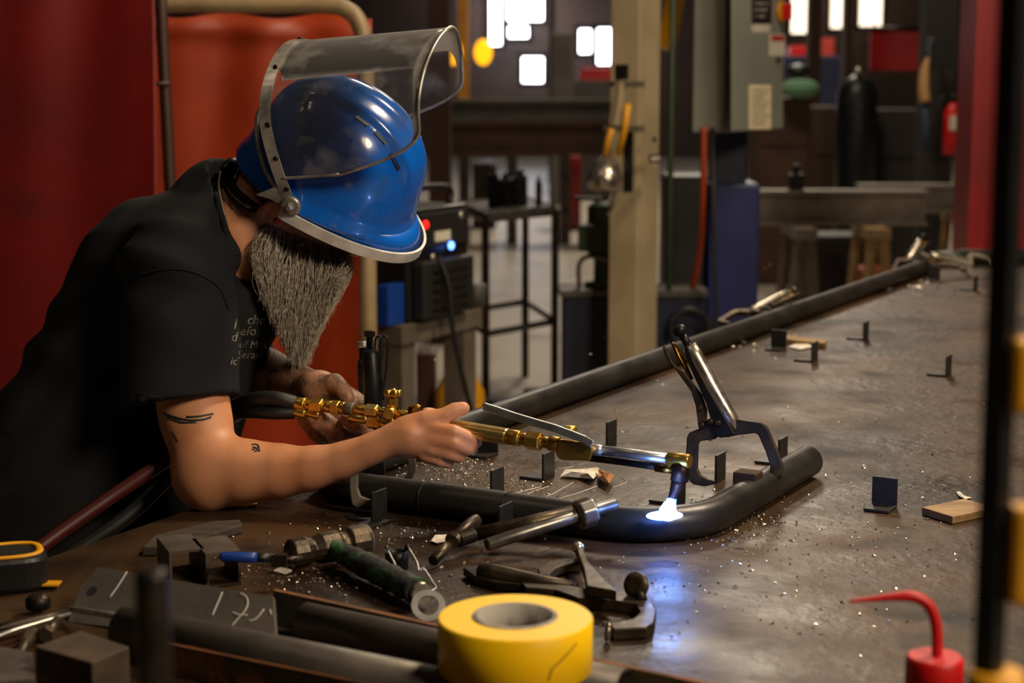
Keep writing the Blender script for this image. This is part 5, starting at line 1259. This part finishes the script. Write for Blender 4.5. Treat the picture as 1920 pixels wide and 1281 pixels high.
for x0, x1, y0, y1, t_, mt, lb, cat in ((1483, 1516, 86, 104, 22, 'red_bright', 'small red bin far back below the left warm window', 'bin'), (1540, 1566, 72, 92, 22, 'red_label', 'pinkish box far back beside the warm windows', 'box'), (1086, 1150, 126, 150, 22, 'red_paint', 'dark red crate far back below the cold window', 'crate'), (1032, 1076, 60, 150, 20, 'grey_beam', 'grey cabinet far back between the windows', 'cabinet'), (1062, 1160, 150, 0, 21.5, 'wall_dark', 'dark low bench far back below the dark red crate', 'bench'), (1470, 1600, 104, 125, 21, 'blue_dark', 'dark blue bench far back below the warm windows', 'bench'), (1052, 1090, 292, 328, 17, 'red_paint', 'rusty red block on the pale floor', 'block'), (885, 930, 305, 318, 17.2, 'dark_steel', 'dark pallet on the pale floor behind the open stand', 'pallet')):
    o = wbox(x0, x1, y0, None, t_, .4).build(cat, mt, bevel=.02); tag(o, lb, cat)
for y0, y1, t_, mt, lb in ((186, 227, 15.6, 'grey_beam', 'long grey steel girder in the far middle'), (227.5, 292, 15.6, 'brown_steel', 'brown steel stack under the grey girder')):
    r_ = thing('girder', lb, 'girder', P(1000, y1, t_)); wbox(836, 1162, y0, y0 + 8, t_, .4).build('top_flange', mt, r_); wbox(836, 1162, y1 - 8, y1, t_, .4).build('bottom_flange', mt, r_); wbox(836, 1162, y0 + 8, y1 - 8, t_ + .1, .1).build('web', mt, r_)
for px in (870, 960, 1060, 1140):
    r_ = thing('girder_support', 'dark support under the brown steel stack, at %s' % {870: 'its left end', 960: 'left of its middle', 1060: 'right of its middle', 1140: 'its right end by the post'}[px], 'support', (P(px, 300, 15.9).x, P(px, 300, 16.2).y, 0), 'girder supports'); wbox(px - 10, px + 10, 292.5, None, 15.62, .3).build('block', 'dark_steel', r_)
for x0, x1, t_, mt, lb in ((858, 877, 18, 'yellow_paint', 'yellow upright column in the far left background'), (1030, 1042, 24, 'wall_dark', 'dark column right of the big bright windows'), (1524, 1548, 17, 'wall_brown', 'dark column between the left and middle warm windows'), (1592, 1606, 17, 'wall_brown', 'dark column between the middle and right warm windows'), (800, 842, 9.5, 'pole_dark', 'brown column just right of the raised visor')):
    r_ = thing('column', lb, 'column', (P((x0 + x1) / 2, 200, t_).x, P((x0 + x1) / 2, 200, t_).y, 0)); wbox(x0, x1, -200, None, t_, .2).build('shaft', mt, r_)
for px, lb in ((849, 'yellow lamp left of the yellow column'), (906, 'yellow lamp right of the yellow column')):
    q = P(px, 98, 17.5); o = thing('warning_lamp', lb, 'lamp', q, 'yellow lamps'); MB().ball(q, (.09, .05, .13)).build('globe', 'yellow_lamp', o); MB().tube([q + ZV * .1, Vector((q.x, q.y, 8))], .012, 6).build('stem', 'dark_steel', o)

# ------------------------------------------------------------ sub-parts go under the part they sit on
RULES = {'visor_edge': 'visor', 'band_stud': 'visor_band', 'vent_slot': 'shell', 'pivot_screw': 'pivot_disc', 'red_header': 'danger_sign', 'tag_plate': 'dark_tag', 'screw_head': 'adjusting_screw',
         'cup_floor': 'cup', 'switch_handle': 'switch_plate', 'chest_print': 'shirt', 'shoulder_seam': 'shirt', 'hem_stitch': 'shirt', 'collar': 'shirt', 'vent_slat': 'vent_hood', 'name_label': 'control_panel',
         'indicator_light': 'control_panel', 'knob': 'control_panel', 'latch': 'door', 'label_panel': 'cylinder', 'tape_crease': 'tape', 'chalk_mark': 'plate', 'bolt_hole': 'plate', 'striking_face': 'head',
         'beard_mass': 'beard', 'tattoo': 'body', 'ear_ring': 'body', 'finger_ring': 'body', 'valve_cap': 'valve_body', 'lever_pivot': 'valve_block', 'label_disc': 'case', 'yellow_band': 'case', 'cap_plate': 'body'}
for root in [o for o in COL.objects if o.parent is None]:
    kids = list(root.children); base = {}
    for k_ in kids: base.setdefault(k_.name.split('.')[0], k_)
    lines = [k_ for k_ in kids if k_.name.startswith('text_line')]
    for i, k_ in enumerate(lines): k_.parent = base['notice_sheet'] if i < 9 else base['black_plate']
    for k_ in kids:
        q = RULES.get(k_.name.split('.')[0])
        if q and q in base and base[q] is not k_: k_.parent = base[q]
